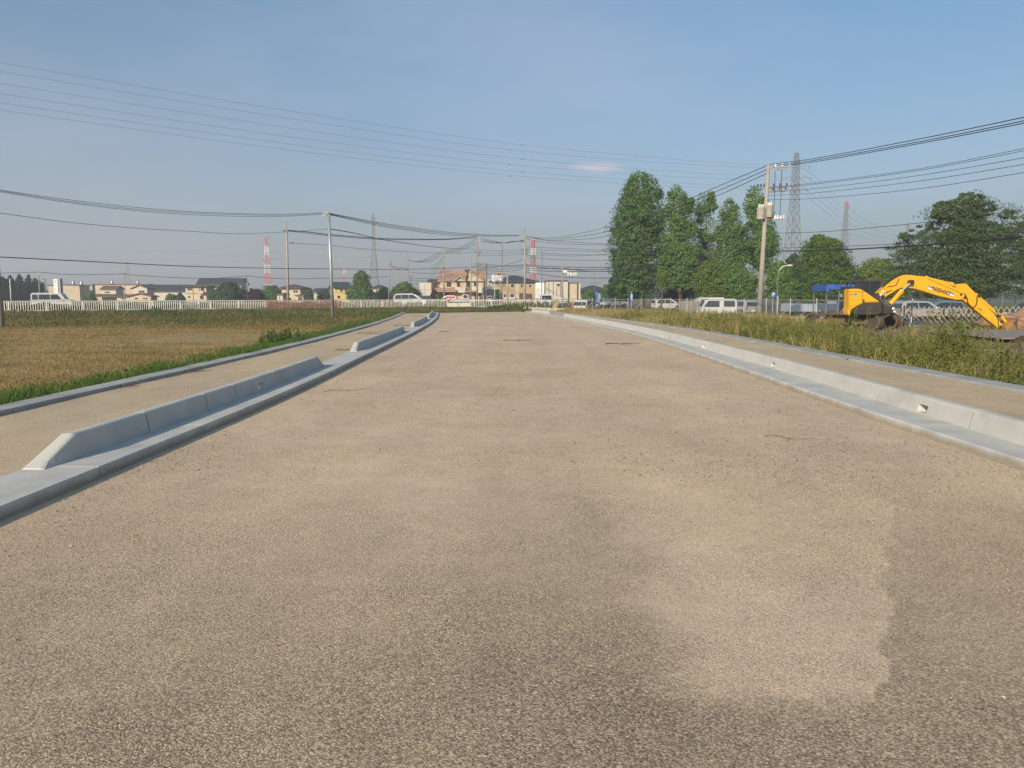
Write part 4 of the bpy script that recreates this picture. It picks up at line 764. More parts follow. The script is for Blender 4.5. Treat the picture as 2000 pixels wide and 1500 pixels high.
pylon('grey lattice pylon left of centre, behind the steel wire pole', 732, 450, [(418, 2), (426, 3), (478, 4), (540, 9)], .26, ['tgrey']*4, [(424, 3)], rot=.3)
pylon('red and white banded tower standing left of the concrete utility pole', 524, 480, [(463, 3.2), (480, 3.5), (499, 4), (517, 5), (534, 6), (556, 9), (561, 10)], .32, ['red', 'twhite', 'red', 'twhite', 'red', 'twhite', 'twhite'], [(476, 5), (491, 6.5), (504, 7.5)], rot=.35)
pylon('red and white banded tower right of the tallest central utility pole', 1041, 480, [(468, 3.5), (485, 4), (499, 4.5), (510, 5), (520, 5.2), (535, 5.6), (560, 8)], .32, ['red', 'twhite', 'tgrey', 'red', 'twhite', 'red', 'red'], [(469, 6)], rot=.35)
pylon('tiny far red and white tower above the yellow house roof', 674, 1000, [(515, 1.2), (526, 2.2), (536, 3), (552, 4)], .55, ['red', 'twhite', 'red', 'twhite'], [(520, 3.5)], rot=.2)
pylon('very faint far pylon behind the left beige warehouse', 252, 1150, [(511, 1.5), (530, 2.5), (556, 5)], .4, ['tgrey']*3, [(513, 4), (520, 5), (527, 5)], rot=.2)
# ================================================================ UTILITY POLES
UG = 'utility poles'
def upole(label, bx, by, tx, ty, Z, r0, r1, m='pole2', arms=(), spike=0, cans=(), name='utility_pole', cat='utility pole', group=UG):
    a = W(bx, by, Z); b_ = W(tx, ty, Z); gz = HG(a.x, Z); k = (gz-a.z)/(b_.z-a.z); a = a+(b_-a)*k; t = thing(name, label, cat, a, group)
    mb = MB(); mb.tube([a, a.lerp(b_, .5), b_], r0, 10, r1); mb.build('shaft', M[m], t, smooth=True)
    if spike: mb = MB(); mb.tube([b_, b_+Vector((0, 0, spike))], .035, 5); mb.beam(b_+Vector((-.3, 0, spike)), b_+Vector((.3, 0, spike)), .03, .03); mb.build('spike', M['dsteel'], t)
    for py, l_, r_, kind in arms:
        z = W(tx, py, Z).z; f = (z-a.z)/(b_.z-a.z); c = a.lerp(b_, f); mb = MB(); d = Vector((.94, -.3, 0)); mb.beam(c-d*l_, c+d*r_, .09, .09); mb.build('crossarm', M['pole' if kind else 'dsteel'], t)
        mb = MB(); n_ = 3
        for i in range(n_):
            for s, L_ in ((-1, l_), (1, r_)):
                if L_ < .35: continue
                e = c+d*s*L_*(i+1)/n_; mb.tube([e, e+Vector((0, 0, .22))], .055, 6, .04)
        if mb.v: mb.build('insulator', M['twhite' if kind else 'wire'], t)
    for px, py, w, h in cans:
        c = W(px, py, Z-.2); mb = MB(); hh = h*Z/F; rr = w*Z/F/2; mb.tube([c+Vector((0, 0, -hh/2)), c+Vector((0, 0, -hh/2+.04)), c+Vector((0, 0, hh/2-.06)), c+Vector((0, 0, hh/2))], rr, 14); mb.beam(c, Vector((a.lerp(b_, (c.z-a.z)/(b_.z-a.z)).x, Z, c.z)), .08, .3)
        mb.build('transformer', M['pole'], t); mb = MB()
        for i in (-.5, 0, .5): mb.tube([c+Vector((i*rr, 0, hh/2)), c+Vector((i*rr, 0, hh/2+.2))], .05, 6)
        mb.build('bushing', M['twhite'], t)
    return t
t = upole('big leaning concrete utility pole with two transformers, in front of the tall trees', 1483, 612, 1501, 320, 47, .185, .10, 'pole', arms=[(327, .15, 1.25, 1), (366, .55, 1.15, 0), (373, .1, 1.1, 0), (428, .2, 1.1, 1)], cans=[(1486, 417, 15, 22), (1503, 413, 12, 22)])
mb = MB(); a = W(1514, 335, 46.8)
mb.tube([a, W(1513, 372, 46.8), W(1511, 425, 46.8)], .018, 4); mb.tube([W(1527, 332, 46.6), W(1526, 372, 46.6), W(1523, 422, 46.6)], .018, 4); mb.tube([W(1481, 430, 46.9), W(1487, 443, 46.9)], .03, 5); mb.build('jumper_cable', M['wire'], t)
mb = MB(); [mb.tube([W(x_, 428, 46.4), W(x_, 421, 46.4)], .09, 7, .06) for x_ in (1514, 1519, 1525)]; mb.build('switch', M['twhite'], t)
mb = MB(); c = W(1514, 336, 46.7); mb.tube([W(1511, 338, 46.6), W(1514, 331, 46.6), W(1526, 330, 46.4), W(1533, 333, 46.3)], .035, 5); mb.build('switch_bar', M['pole'], t)
upole('shiny steel wire pole standing in the field left of the road', 650, 617, 642, 417, 52, .125, .085, 'steel', arms=[(420, .42, .05, 1)])
upole('brown concrete utility pole with a thin aerial spike behind the orange netting', 563, 604, 560, 451, 106, .20, .13, 'pole', arms=[(452, .6, .4, 0), (476, .05, 1.0, 0)], spike=1.3)
upole('steel pole cut by the left edge of the photo', 4, 638, -24, 300, 36, .13, .09, 'steel')
upole('tallest central brown utility pole with heavy insulators, right of the tan house', 1025, 600, 1025, 460, 130, .19, .14, 'pole', arms=[(461, 1.1, .3, 1), (467, .1, 1.2, 1), (488, .7, .6, 0), (492, .5, .5, 0), (497, .5, .5, 0), (520, .3, .4, 0), (524, .5, .2, 0)], spike=1.3)
upole('grey-pink utility pole in front of the tiled roof house', 932, 592, 932, 462, 150, .20, .15, 'pole2', arms=[(463, .3, .9, 1), (470, .2, .9, 1), (492, .5, .9, 0), (495, .1, .6, 0), (499, .1, .6, 0), (516, .5, .4, 0)], spike=.9)
upole('utility pole with a crowded crossarm left of the tiled roof house', 868, 590, 865, 485, 170, .20, .15, 'pole2', arms=[(489, 1.1, 1.0, 1), (494, .2, 1.2, 1), (503, .2, .4, 0)], spike=1.1, cans=[(864, 524, 3, 6)])
upole('lamp topped post right beside the tiled roof house gable', 920, 592, 920, 502, 140, .12, .10, 'pole2', spike=0)
upole('dark thin post between the two storey house and the tan house', 943, 592, 944, 520, 145, .10, .08, 'pole2', arms=[(525, .1, .5, 0)])
upole('dark stout utility pole left of the roof signboard', 950, 592, 950, 514, 155, .18, .14, 'dsteel', arms=[(518, .2, .3, 0), (522, .3, .2, 0)])
upole('short plain grey post in front of the tan house wall', 991, 606, 991, 536, 92, .11, .09, 'pole')
upole('slim dark lamp mast rising above the roof signboard', 980, 600, 981, 477, 105, .07, .045, 'dsteel', name='lamp_mast', cat='lamp mast', group='lamp masts')
upole('slim lamp mast right of the red and white central tower', 1057, 590, 1059, 489, 112, .06, .04, 'dsteel', name='lamp_mast', cat='lamp mast', group='lamp masts')
upole('utility pole carrying a white arrow sign in front of the striped shop', 1099, 592, 1098, 517, 120, .13, .10, 'pole2', arms=[(521, .2, .3, 0), (527, .2, .2, 0)], cans=[])
upole('thin aerial mast above the dark roof beside the broadest tree', 1161, 560, 1161, 528, 180, .05, .04, 'dsteel', name='aerial_mast', cat='mast', group='lamp masts', arms=[(554, .8, .8, 0)])
upole('leaning grey utility pole left of the round feathery tree', 759, 588, 762, 512, 190, .18, .13, 'pole2', arms=[(515, .3, .5, 0), (518, .5, .3, 0)], spike=1.0)
upole('shorter grey post between two poles above the white minivan', 779, 588, 777, 521, 185, .15, .11, 'pole2', arms=[(522, .1, .3, 0)])
upole('pale utility pole with a white cylinder above the white minivan', 794, 588, 797, 505, 190, .17, .12, 'pole2', arms=[(507, .6, .3, 0), (520, .5, .5, 0)], spike=1.3, cans=[(796, 534, 2.6, 5)])
upole('thin dark pole with crossbars just right of the cylinder pole', 801, 586, 802, 538, 200, .12, .10, 'dsteel', arms=[(540, .6, .6, 0)])
upole('pale utility pole behind the big white van roof at the left', 78, 584, 75, 533, 190, .16, .12, 'pole2', arms=[(535, .55, .55, 1)], spike=.6)
upole('dark utility pole left of the vertical shop sign', 90, 586, 88, 544, 205, .15, .11, 'dsteel', arms=[(546, .9, .3, 0)])
upole('bare leaning white post in front of the dark conifers', 22, 588, 19, 544, 150, .12, .09, 'twhite')
upole('thin grey utility pole standing before the long beige warehouse', 244, 586, 243, 535, 195, .13, .10, 'pole2', arms=[(535, .7, .5, 0)])
upole('dark utility pole right of the long dark roofed hall', 483, 586, 482, 538, 195, .13, .10, 'dsteel', cans=[(483, 556, 2.2, 4)])
# street lamp with curved arm
g = G(1517, 612, 0); Zl = 52; x = W(1518, 590, Zl).x; gz = HG(x, Zl); t = thing('street_lamp', 'pale curved arm street lamp in front of the trees right of the utility pole', 'street lamp', (x, Zl, gz)); mb = MB()
mb.tube([Vector((x, Zl, gz)), Vector((x, Zl, gz+2.0))], .08, 10); mb.build('base', M['whitewall'], t, smooth=True); mb = MB()
mb.tube([Vector((x, Zl, gz+1.9)), W(1518, 560, Zl), W(1519, 540, Zl), W(1522, 528, Zl), W(1528, 521, Zl), W(1535, 519, Zl), W(1541, 518.8, Zl)], .055, 8, .035); mb.build('pole', M['whitewall'], t, smooth=True); mb = MB()
mb.tube([W(1539, 518.6, Zl), W(1541, 518.2, Zl), W(1546, 518.4, Zl), W(1548, 519, Zl)], .075, 8, .05); mb.build('lamp_head', M['white'], t, smooth=True)
# ================================================================ WIRES
def wire(label, pts, Z0, Z1, r, group, m='wire', name='power_cable', cat='cable', nseg=7, x01=None):
    x0, x1 = x01 or (pts[0][0], pts[-1][0]); P = []
    Zf = lambda px: 1/(1/Z0+(1/Z1-1/Z0)*(px-x0)/(x1-x0))
    q = [pts[0]]+list(pts)+[pts[-1]]
    q[0] = (2*pts[0][0]-pts[1][0], 2*pts[0][1]-pts[1][1]); q[-1] = (2*pts[-1][0]-pts[-2][0], 2*pts[-1][1]-pts[-2][1])
    for i in range(1, len(q)-2):
        for j in range(nseg+(i == len(q)-3)):
            t = j/nseg; c = []
            for d in (0, 1):
                a, b_, c_, e = q[i-1][d], q[i][d], q[i+1][d], q[i+2][d]
                c.append(.5*((2*b_)+(-a+c_)*t+(2*a-5*b_+4*c_-e)*t*t+(-a+3*b_-3*c_+e)*t**3))
            P.append(W(c[0], c[1], Zf(c[0])))
    mb = MB(); mb.tube(P, r, 4); return tag(mb.build(name, M[m], None), label, cat, group)
G1 = 'six high transmission wires crossing the sky'
hv = [((-160, 90), (0, 122), (500, 206), (950, 274), (1300, 309.5), (1537, 325)), ((-160, 108), (0, 139), (500, 221), (950, 287), (1300, 318), (1550, 330)),
      ((-160, 134), (0, 162.5), (500, 240), (950, 302.5), (1300, 333.5), (1535, 346)), ((-160, 156), (0, 182.5), (500, 258), (950, 316), (1300, 343.5), (1552, 353)),
      ((-160, 176), (0, 200.5), (500, 272.5), (950, 329), (1300, 355.6), (1537, 367)), ((-160, 192), (0, 215), (500, 284.5), (950, 338), (1300, 363), (1550, 372))]
for i, p in enumerate(hv):
    o = wire('%s of the six thin high transmission wires crossing the upper sky' % ['topmost', 'second from top', 'third from top', 'fourth from top', 'fifth from top', 'lowest'][i], p, 150, 300, .034, G1, 'hvwire', 'transmission_wire', x01=(0, 1545))
    x_ = [1019, 995, 1020, 994, 1020, 997][i]; yy = [283.5, 292, 311, 322, 336.5, 344][i]; zz = 1/(1/150+(1/300-1/150)*x_/1545); c = W(x_, yy, zz); mb = MB(); mb.tube([c-Vector((.35, 0, .02)), c, c+Vector((.35, 0, -.05))], .1, 6); mb.build('damper', M['dsteel'], o)
def bundle(lab, group, lines, Z0, Z1, r, m='wire'):
    for i, p in enumerate(lines): wire(lab[i] if isinstance(lab, (list, tuple)) else lab, p, Z0, Z1, r, group, m)
T3 = ['top', 'middle', 'bottom']
bundle(['%s cable of the three black cables running from the left edge to the steel pole' % a for a in T3], 'three black cables left of the steel pole',
       [[(-60, 361), (0, 371), (125, 389), (250, 403.5), (375, 413.5), (500, 418), (570, 418), (636, 415)], [(-60, 362.5), (0, 372.5), (125, 392), (250, 407), (375, 416), (500, 420), (570, 420), (638, 416.5)], [(-60, 364.5), (0, 374.5), (125, 394.5), (250, 410), (375, 419.5), (500, 423), (570, 422), (640, 418)]], 33, 52, .011)
bundle(['%s cable of the three sagging from the steel pole to the central pole' % a for a in T3], 'three black cables right of the steel pole',
       [[(640, 416), (735, 434), (800, 444), (875, 453.5), (950, 458.5), (1022, 459.5)], [(639, 417), (735, 436.5), (800, 447), (875, 456), (950, 460), (1017, 460)], [(638, 418), (735, 439.5), (800, 450), (875, 459), (950, 461.5), (1012, 461)]], 52, 130, .022)
wire('thin cable from the left edge to the brown pole behind the netting', [(-60, 408), (0, 416), (125, 433), (250, 444.5), (375, 452), (460, 456.5), (560, 453)], 60, 106, .022, 'single cables on the left')
wire('thin cable running from the brown pole up to the steel pole', [(562, 453), (600, 450.5), (642, 447)], 106, 52, .014, 'single cables on the left')
wire('thin cable dropping from the steel pole towards the crowded crossarm pole', [(644, 447), (690, 455), (735, 465.5), (800, 476), (865, 484), (932, 487)], 52, 160, .03, 'single cables on the left')
wire('thick black cable from the brown pole to the grey-pink pole', [(563, 450), (600, 453), (642, 458), (735, 465.5), (800, 467), (870, 467), (930, 462.5)], 106, 150, .065, 'single cables on the left')
wire('second cable just below the thick black one right of the brown pole', [(563, 451.5), (600, 455.5), (642, 460.5), (735, 467.5), (800, 468.5), (870, 468), (930, 465)], 106, 150, .03, 'single cables on the left')
wire('faint cable from the brown pole passing behind the steel pole', [(568, 474.5), (640, 479), (720, 487), (800, 492), (870, 494.5), (932, 493)], 106, 150, .025, 'single cables on the left')
wire('long low communication cable across the left half, under the red tower top', [(-60, 500), (0, 502), (100, 507), (200, 512), (300, 517), (400, 521), (560, 524.5), (700, 525.5), (780, 526), (870, 524), (932, 521)], 60, 150, .04, 'single cables on the left')
for i, (p, lab) in enumerate([([(-20, 534), (40, 532.5), (76, 531.5)], 'low wire from the left edge to the pale pole behind the van'), ([(76, 531.5), (120, 535.5), (170, 536.5), (243, 535)], 'low wire between the pale pole and the warehouse pole'),
                              ([(243, 536), (320, 541), (400, 544), (440, 542), (482, 539)], 'low wire above the long dark roofed hall'), ([(482, 538.5), (520, 542.5), (563, 544.5), (640, 543.5), (700, 543), (760, 540)], 'low wire from the hall pole past the steel pole')]): wire(lab, p, 190, 195, .06, 'low wires among the left houses')
for i, (y0, y1) in enumerate([(476, 497), (491, 511), (504, 523)]): wire('%s faint wire sagging left from the red and white tower' % T3[i], [(519, y0), (430, y0+9), (340, y0+15), (200, y0+17), (60, y0+15)], 480, 620, .10, 'faint wires of the left red tower', 'hvwire')
for i, (y0, y1) in enumerate([(476, 492), (491, 509), (504, 520)]): wire('%s faint wire sagging right from the red and white tower' % T3[i], [(529, y0), (600, y0+7), (660, y0+11), (728, y0+11)], 480, 460, .10, 'faint wires of the left red tower', 'hvwire')
# central tangle
CG = 'cables between the central poles'
for i in range(3):
    wire('%s cable from the crowded crossarm pole up to the grey-pink pole' % T3[i], [(868, 488+i*3), (885, 487.5+i*2.6), (905, 480+i*3.5), (930, 467+i*5)], 170, 150, .04, CG)
    wire('%s cable from the crowded crossarm pole down to the cylinder pole' % T3[i], [(862, 489+i*4), (845, 500+i*4.5), (828, 508+i*2), (812, 511), (797, 508)], 170, 190, .045, CG)
    wire('%s cable sagging between the grey-pink pole and the central pole' % T3[i], [(938, 464+i*3.4), (960, 470+i*2.2), (984, 474.3), (1005, 472-i*.5), (1024, 469+i*1.6)], 150, 130, .04, CG)
    wire('%s thin wire from grey-pink pole to central pole, lower level' % T3[i], [(934, 488+i*5), (970, 490+i*4.6), (1000, 489+i*4.4), (1025, 487+i*4.5)], 150, 130, .025, CG)
    wire('%s black cable rising from the central pole to the top of the big pole' % T3[i], [(1027, 460+i*2), (1045, 463.5+i*1.3), (1070, 464.5+i*2.5), (1110, 460.5+i*4), (1190, 442+i*9), (1300, 407.5+i*6.5), (1395, 367+i*9), (1497+i*0, 324+i*7.5)], 130, 47, .022, CG)
for i, (a, b_, c, e) in enumerate([(462, 473, 476, 474), (467, 477, 478, 470), (482, 486, 488, 484), (488, 490, 491, 486), (492, 497, 498, 493), (498, 500, 496, 488), (502, 508, 508.5, 503)]):
    wire('%s of the thin wires from the central pole into the broadest tall tree' % ORD[i], [(1027, a), (1080, b_-1.5), (1120, b_), (1190, c), (1300, e)], 130, 100, .025, CG)
for i, (a, b_, c) in enumerate([(517, 521.5, 521.5), (519, 526, 525.5), (523.5, 524, 529), (527, 530, 529.5), (531, 541, 542.5)]):
    wire('%s of the low heavy cables right of the central pole' % ORD[i], [(1027, a), (1065, (a+b_)/2+1), (1098, b_), (1150, c+.5), (1200, c), (1300, c-6)], 130, 100, .045, CG)
for i, (a, b_, c, e) in enumerate([(516, 518.5, 519, 516), (520, 521, 520, 519), (524, 526, 524, 520), (528, 530, 529, 523), (534, 536, 538, 540), (522, 521, 514, 505)]):
    wire('%s of the low cables between the stout dark pole and central pole' % ORD[i], [(934, a-.5), (950, a), (975, b_), (1000, c), (1025, e)], 152, 130, .035, CG)
for i, (a, b_, c) in enumerate([(524, 519, 515.5), (536, 530, 524), (541, 536, 526)]): wire('%s short cable slanting up above the tiled roof' % ORD[i], [(920, a), (932, b_), (944, c)], 140, 146, .04, CG)
for i, (a, b_) in enumerate([(502, 522), (505, 530), (510, 538)]): wire('%s cable slanting down left from the crowded crossarm pole' % ORD[i], [(866, a), (856, (a+b_)/2+1), (842, b_)], 170, 185, .04, CG)
for i, (a, b_, c) in enumerate([(533, 534, 533), (545, 544, 541), (549, 549, 545), (556, 555, 552)]): wire('%s low wire between the cylinder pole and the tiled roof house' % ORD[i], [(797, a-2), (830, b_), (860, c), (884, c-5)], 190, 175, .04, CG)
for i, (a, b_) in enumerate([(517, 522), (519, 525)]): wire('%s wire between the three poles above the minivan' % ['upper', 'lower'][i], [(762, a), (770, a+4), (778, b_), (797, b_+2)], 190, 188, .05, CG)
# right side
RG = 'cables running right from the big utility pole'
for i, p in enumerate([[(1503, 321), (1600, 308), (1800, 270.5), (2000, 229), (2120, 203)], [(1518, 322.5), (1600, 311.5), (1800, 276), (2000, 236), (2120, 211)], [(1530, 323.5), (1600, 314.5), (1800, 279.5), (2000, 240.5), (2120, 216)]]):
    wire('%s heavy black cable from the pole top to the right edge' % T3[i], p, 47, 24, .017, RG, x01=(1503, 2120))
for i, p in enumerate([[(1503, 366), (1600, 356), (1800, 329), (2000, 290), (2120, 264)], [(1503, 368), (1600, 358.6), (1800, 332), (2000, 294.5), (2120, 269)], [(1501, 376), (1600, 367.6), (1800, 342), (2000, 308), (2120, 286)], [(1500, 382), (1600, 376), (1800, 353), (2000, 321), (2120, 300)], [(1500, 390), (1600, 387), (1800, 368), (2000, 337), (2120, 316)]]):
    wire('%s of the five thin cables below the heavy ones, right of the pole' % ORD[i], p, 47, 24, .010, RG, x01=(1503, 2120))
for i, (p, r) in enumerate([([(1495, 456), (1600, 453), (1700, 445), (1800, 435), (1900, 423), (2000, 410)], .012), ([(1492, 485), (1600, 482.5), (1750, 476.5), (1900, 467), (2000, 457)], .012), ([(1492, 489.5), (1600, 489), (1750, 481.5), (1900, 471), (2000, 461)], .02), ([(1492, 491.5), (1600, 490.5), (1750, 483), (1900, 473), (2000, 463)], .012)]):
    wire('%s of the low cables passing in front of the dome shaped tree' % ORD[i], p+[(2120, p[-1][1]-14)], 47, 26, r, RG, x01=(1492, 2120))
for i in range(5): wire('%s of the faint wires falling from the tall pylon to the slim pylon' % ORD[i], [(1566, 327+i*12), (1600, 352+i*13), (1640, 392+i*11)], 300, 560, .07, 'faint wires between the right pylons', 'hvwire')
for i in range(4): wire('%s of the faint wires falling right from the slim pylon' % ORD[i], [(1648, 398+i*17), (1690, 430+i*12), (1730, 446+i*9), (1764, 452+i*8)], 560, 760, .12, 'faint wires between the right pylons', 'hvwire')
# ================================================================ BUILDINGS
BGp = 'houses and shops beyond the street'
def bld(name, label, cat, px0, px1, py, Z, dep, wall, roof=None, wins=(), yaw=0.0, doors=(), oh=.5, foot=0, bands=(), awn=(), balc=(), group=BGp):
    p0 = W(px0, py, Z); w = (px1-px0)*Z/F; h = p0.z; q = Matrix.Rotation(yaw, 3, 'Z'); r0 = Vector((p0.x, Z, foot))
    root = thing(name, label, cat, r0, group)
    def T(x, y, z): return r0+q @ Vector((x, y, z-foot))
    def bx(mb, x0, x1, y0, y1, z0, z1): mb.add([T(x, y, z) for x in (x0, x1) for y in (y0, y1) for z in (z0, z1)], [(0, 1, 3, 2), (4, 6, 7, 5), (0, 4, 5, 1), (2, 3, 7, 6), (0, 2, 6, 4), (1, 5, 7, 3)])
    X = lambda px: (px-px0)/(px1-px0)*w
    Zp = lambda y_: W(px0, y_, Z).z
    mb = MB(); rt = roof[0] if roof else 'flat'; zr = Zp(roof[1]) if roof and roof[1] else h
    if rt == 'gable_x': mb.prism([(0, foot), (dep, foot), (dep, h), (dep/2, zr-.12), (0, h)], lambda u, v, s: T(s, u, v), 0, w)
    elif rt == 'gable_y': ap = X(roof[3]) if len(roof) > 3 else w/2; mb.prism([(0, foot), (w, foot), (w, h), (ap, zr-.12), (0, h)], lambda u, v, s: T(u, s, v), 0, dep)
    else: bx(mb, 0, w, 0, dep, foot, h)
    wo = mb.build('wall', M[wall], root)
    if roof:
        mb = MB(); rm = M[roof[2]]
        if rt == 'gable_x':
            sl = (zr-h)/(dep/2)
            for s in (0, 1):
                y0, y1 = (-oh, dep/2) if s == 0 else (dep+oh, dep/2); za = h-sl*oh
                mb.add([T(x, y, z+d) for d in (0, .22) for x, y, z in ((-oh, y0, za), (w+oh, y0, za), (w+oh, y1, zr), (-oh, y1, zr))], [(0, 1, 2, 3), (7, 6, 5, 4), (0, 4, 5, 1), (1, 5, 6, 2), (2, 6, 7, 3), (3, 7, 4, 0)])
        elif rt == 'gable_y':
            ap = X(roof[3]) if len(roof) > 3 else w/2
            for s in (0, 1):
                x0, L_ = (-oh, ap) if s == 0 else (w+oh, w-ap); za = h-(zr-h)/L_*oh
                mb.add([T(x, y, z+d) for d in (0, .22) for x, y, z in ((x0, -oh, za), (x0, dep+oh, za), (ap, dep+oh, zr), (ap, -oh, zr))], [(0, 1, 2, 3), (7, 6, 5, 4), (0, 4, 5, 1), (1, 5, 6, 2), (2, 6, 7, 3), (3, 7, 4, 0)])
        elif rt == 'hip':
            m_ = min(w, dep)/2+oh; rd = m_ if w > dep else w/2+oh; a, b_ = -oh, w+oh; c, d_ = -oh, dep+oh
            if w > dep: ri = [(a+m_, dep/2), (b_-m_, dep/2)]
            else: ri = [(w/2, c+rd), (w/2, d_-rd)]
            vs = [T(a, c, h), T(b_, c, h), T(b_, d_, h), T(a, d_, h), T(a, c, h+.2), T(b_, c, h+.2), T(b_, d_, h+.2), T(a, d_, h+.2), T(*ri[0], zr), T(*ri[1], zr)]
            fs = [(3, 2, 1, 0), (0, 1, 5, 4), (1, 2, 6, 5), (2, 3, 7, 6), (3, 0, 4, 7)]
            fs += [(4, 5, 9, 8), (5, 6, 9), (6, 7, 8, 9), (7, 4, 8)] if w > dep else [(4, 5, 8), (5, 6, 9, 8), (6, 7, 9), (7, 4, 8, 9)]
            mb.add(vs, fs)
        else: bx(mb, -oh*.4, w+oh*.4, -oh*.4, dep+oh*.4, h+.003, h+.35)
        mb.build('roof', rm, root)
    for (a, b_, c, d_, *k) in wins:
        x0, x1, z1, z0 = X(a), X(b_), Zp(c), Zp(d_); f = .09; mb = MB()
        bx(mb, x0, x1, -.06, .02, z1-f, z1); bx(mb, x0, x1, -.08, .02, z0, z0+f); bx(mb, x0, x0+f, -.05, .02, z0+f, z1-f); bx(mb, x1-f, x1, -.05, .02, z0+f, z1-f)
        if x1-x0 > 1.1: bx(mb, (x0+x1)/2-.04, (x0+x1)/2+.04, -.045, .02, z0+f, z1-f)
        fr = mb.build('window', M['trim' if k and k[0] == 'b' else 'alu'], root); mb = MB(); bx(mb, x0+f, x1-f, -.025, .015, z0+f, z1-f); mb.build('pane', M['glass'], fr)
    for (a, b_, c, d_) in doors: mb = MB(); bx(mb, X(a), X(b_), -.06, .02, Zp(d_), Zp(c)); mb.build('door', M['trim'], root)
    for (a, b_, c, d_, mm_) in bands: mb = MB(); bx(mb, X(a), X(b_), -.045, .02, Zp(d_), Zp(c)); mb.build('trim', M[mm_], root)
    for (a, b_, c, d_, mm_) in balc: mb = MB(); bx(mb, X(a), X(b_), -1.1, -1.0, Zp(d_), Zp(c)); bx(mb, X(a), X(a)+.1, -1.0, 0, Zp(d_), Zp(c)); bx(mb, X(b_)-.1, X(b_), -1.0, 0, Zp(d_), Zp(c)); bx(mb, X(a), X(b_), -1.1, 0, Zp(d_)-.15, Zp(d_)-.003); mb.build('balcony', M[mm_], root)
    for (a, b_, c, d_, mm_) in awn:      # lean-to roof in front
        mb = MB(); mb.prism([(0, Zp(c)), (-2.2, Zp(d_)), (-2.2, Zp(d_)-.15), (0, Zp(c)-.2)], lambda u, v, s: T(s, u, v), X(a), X(b_)); mb.build('porch_roof', M[mm_], root)
    return root, T, X, Zp
# left group
r_, T, X, Zp = bld('warehouse', 'left beige warehouse with two round roof vents behind the vertical shop sign', 'warehouse', 94, 151, 558, 215, 6.5, 'beige', ('gable_y', 556.5, 'brownroof'), yaw=.12, oh=.25, bands=[(94, 151, 565, 566, 'cream')])
def vent(r_, T, x, y, z): mb = MB(); c = T(x, y, z); mb.tube([c, c+Vector((0, 0, .5)), c+Vector((0, 0, 1.0)), c+Vector((0, 0, 1.3))], .5, 10, .25); mb.build('roof_vent', M['steel'], r_, smooth=True)
vent(r_, T, 5.5, 3, W(0, 556.5, 215).z+.0); vent(r_, T, 7.8, 3, W(0, 557, 215).z)
r_, T, X, Zp = bld('shed', 'grey flat roofed annex between the two beige warehouses', 'shed', 158, 180, 558, 226, 1.5, 'greywall', ('flat', None, 'dsteel'), oh=.2, doors=[(162, 176, 572, 587)])
r_, T, X, Zp = bld('warehouse', 'long beige warehouse with red-brown roof edge and two round vents', 'warehouse', 176, 288, 557, 235, 4.5, 'cream', ('flat', None, 'brownroof'), oh=.3, bands=[(176, 288, 564, 565, 'beige')])
vent(r_, T, X(214), 1.5, Zp(555.5)); vent(r_, T, X(264), 1.5, Zp(555.5))
bld('house', 'small house with maroon lean-to roofs in front of the long warehouse', 'house', 198, 226, 565, 205, 4, 'whitewall', ('gable_x', 559.5, 'brownroof'), wins=[(204, 214, 569, 573)], awn=[(186, 228, 574, 579, 'brownroof')], oh=.4)
bld('house', 'low brown roofed shed house between the small house and the gabled house', 'house', 228, 256, 580, 198, 3.5, 'whitewall', ('hip', 574.5, 'brownroof'), wins=[(236, 244, 582, 585)], oh=.6)
bld('house', 'low house with pale gable under a brown roof at the warehouse right end', 'house', 258, 287, 563.5, 208, 4, 'whitewall', ('gable_y', 557.5, 'brownroof'), wins=[(270, 282, 567, 572)], awn=[(256, 289, 574, 578, 'brownroof')], oh=.4)
bld('house', 'cream bungalow with a shallow roof in front of the pale gabled house', 'house', 252, 294, 579, 192, 3.5, 'cream', ('gable_y', 574, 'brownroof'), wins=[(262, 270, 581, 585), (278, 288, 581, 585)], oh=.5)
bld('hall', 'long low building with dark slate roof left of the two storey house', 'building', 290, 363, 568, 225, 7, 'whitewall', ('gable_x', 557, 'darkroof'), oh=.5, bands=[(300, 363, 571, 572, 'greywall')])
bld('house', 'beige two storey house with brown bands and balcony', 'house', 362, 402, 560, 196, 5.5, 'cream', ('hip', 555.5, 'trim'), wins=[(365, 375, 561.5, 567.5), (391, 399, 561, 568.5), (366, 371, 577.5, 582.5), (389, 397, 577, 585)], bands=[(362, 402, 573, 574, 'trim'), (376, 377, 561, 573, 'trim'), (388, 389, 561, 573, 'trim'), (376, 377, 574, 588, 'trim')], balc=[(389, 399, 569.5, 572.8, 'cream')], oh=.9)
r_, T, X, Zp = bld('hall', 'long two storey hall with big dark roof and grey gable side', 'building', 386, 470, 555, 228, 5.5, 'cream', ('gable_x', 544, 'darkroof'), yaw=-.0, wins=[(410, 417, 559, 563.5), (418, 422, 559, 563.5), (412, 420, 565, 568)], oh=.5)
bld('house', 'cream house with grey-brown hip roof left of the brown pole', 'house', 550, 586, 563.5, 185, 6.5, 'cream', ('hip', 555, 'trim'), wins=[(572, 582, 566.5, 572)], bands=[(550, 586, 564, 565, 'trim')], oh=.7)
bld('gatehouse', 'tiny cream annex with grey roof below the hip roofed house', 'shed', 541, 552, 576, 176, 4, 'whitewall', ('hip', 573, 'brownroof'), wins=[(544, 547, 579, 584)], oh=.4)
bld('garage', 'small cream garage right of the brown pole foot', 'garage', 579, 592, 578, 178, 5, 'whitewall', ('hip', 574.5, 'brownroof'), doors=[(582, 590, 580, 588)], oh=.4)
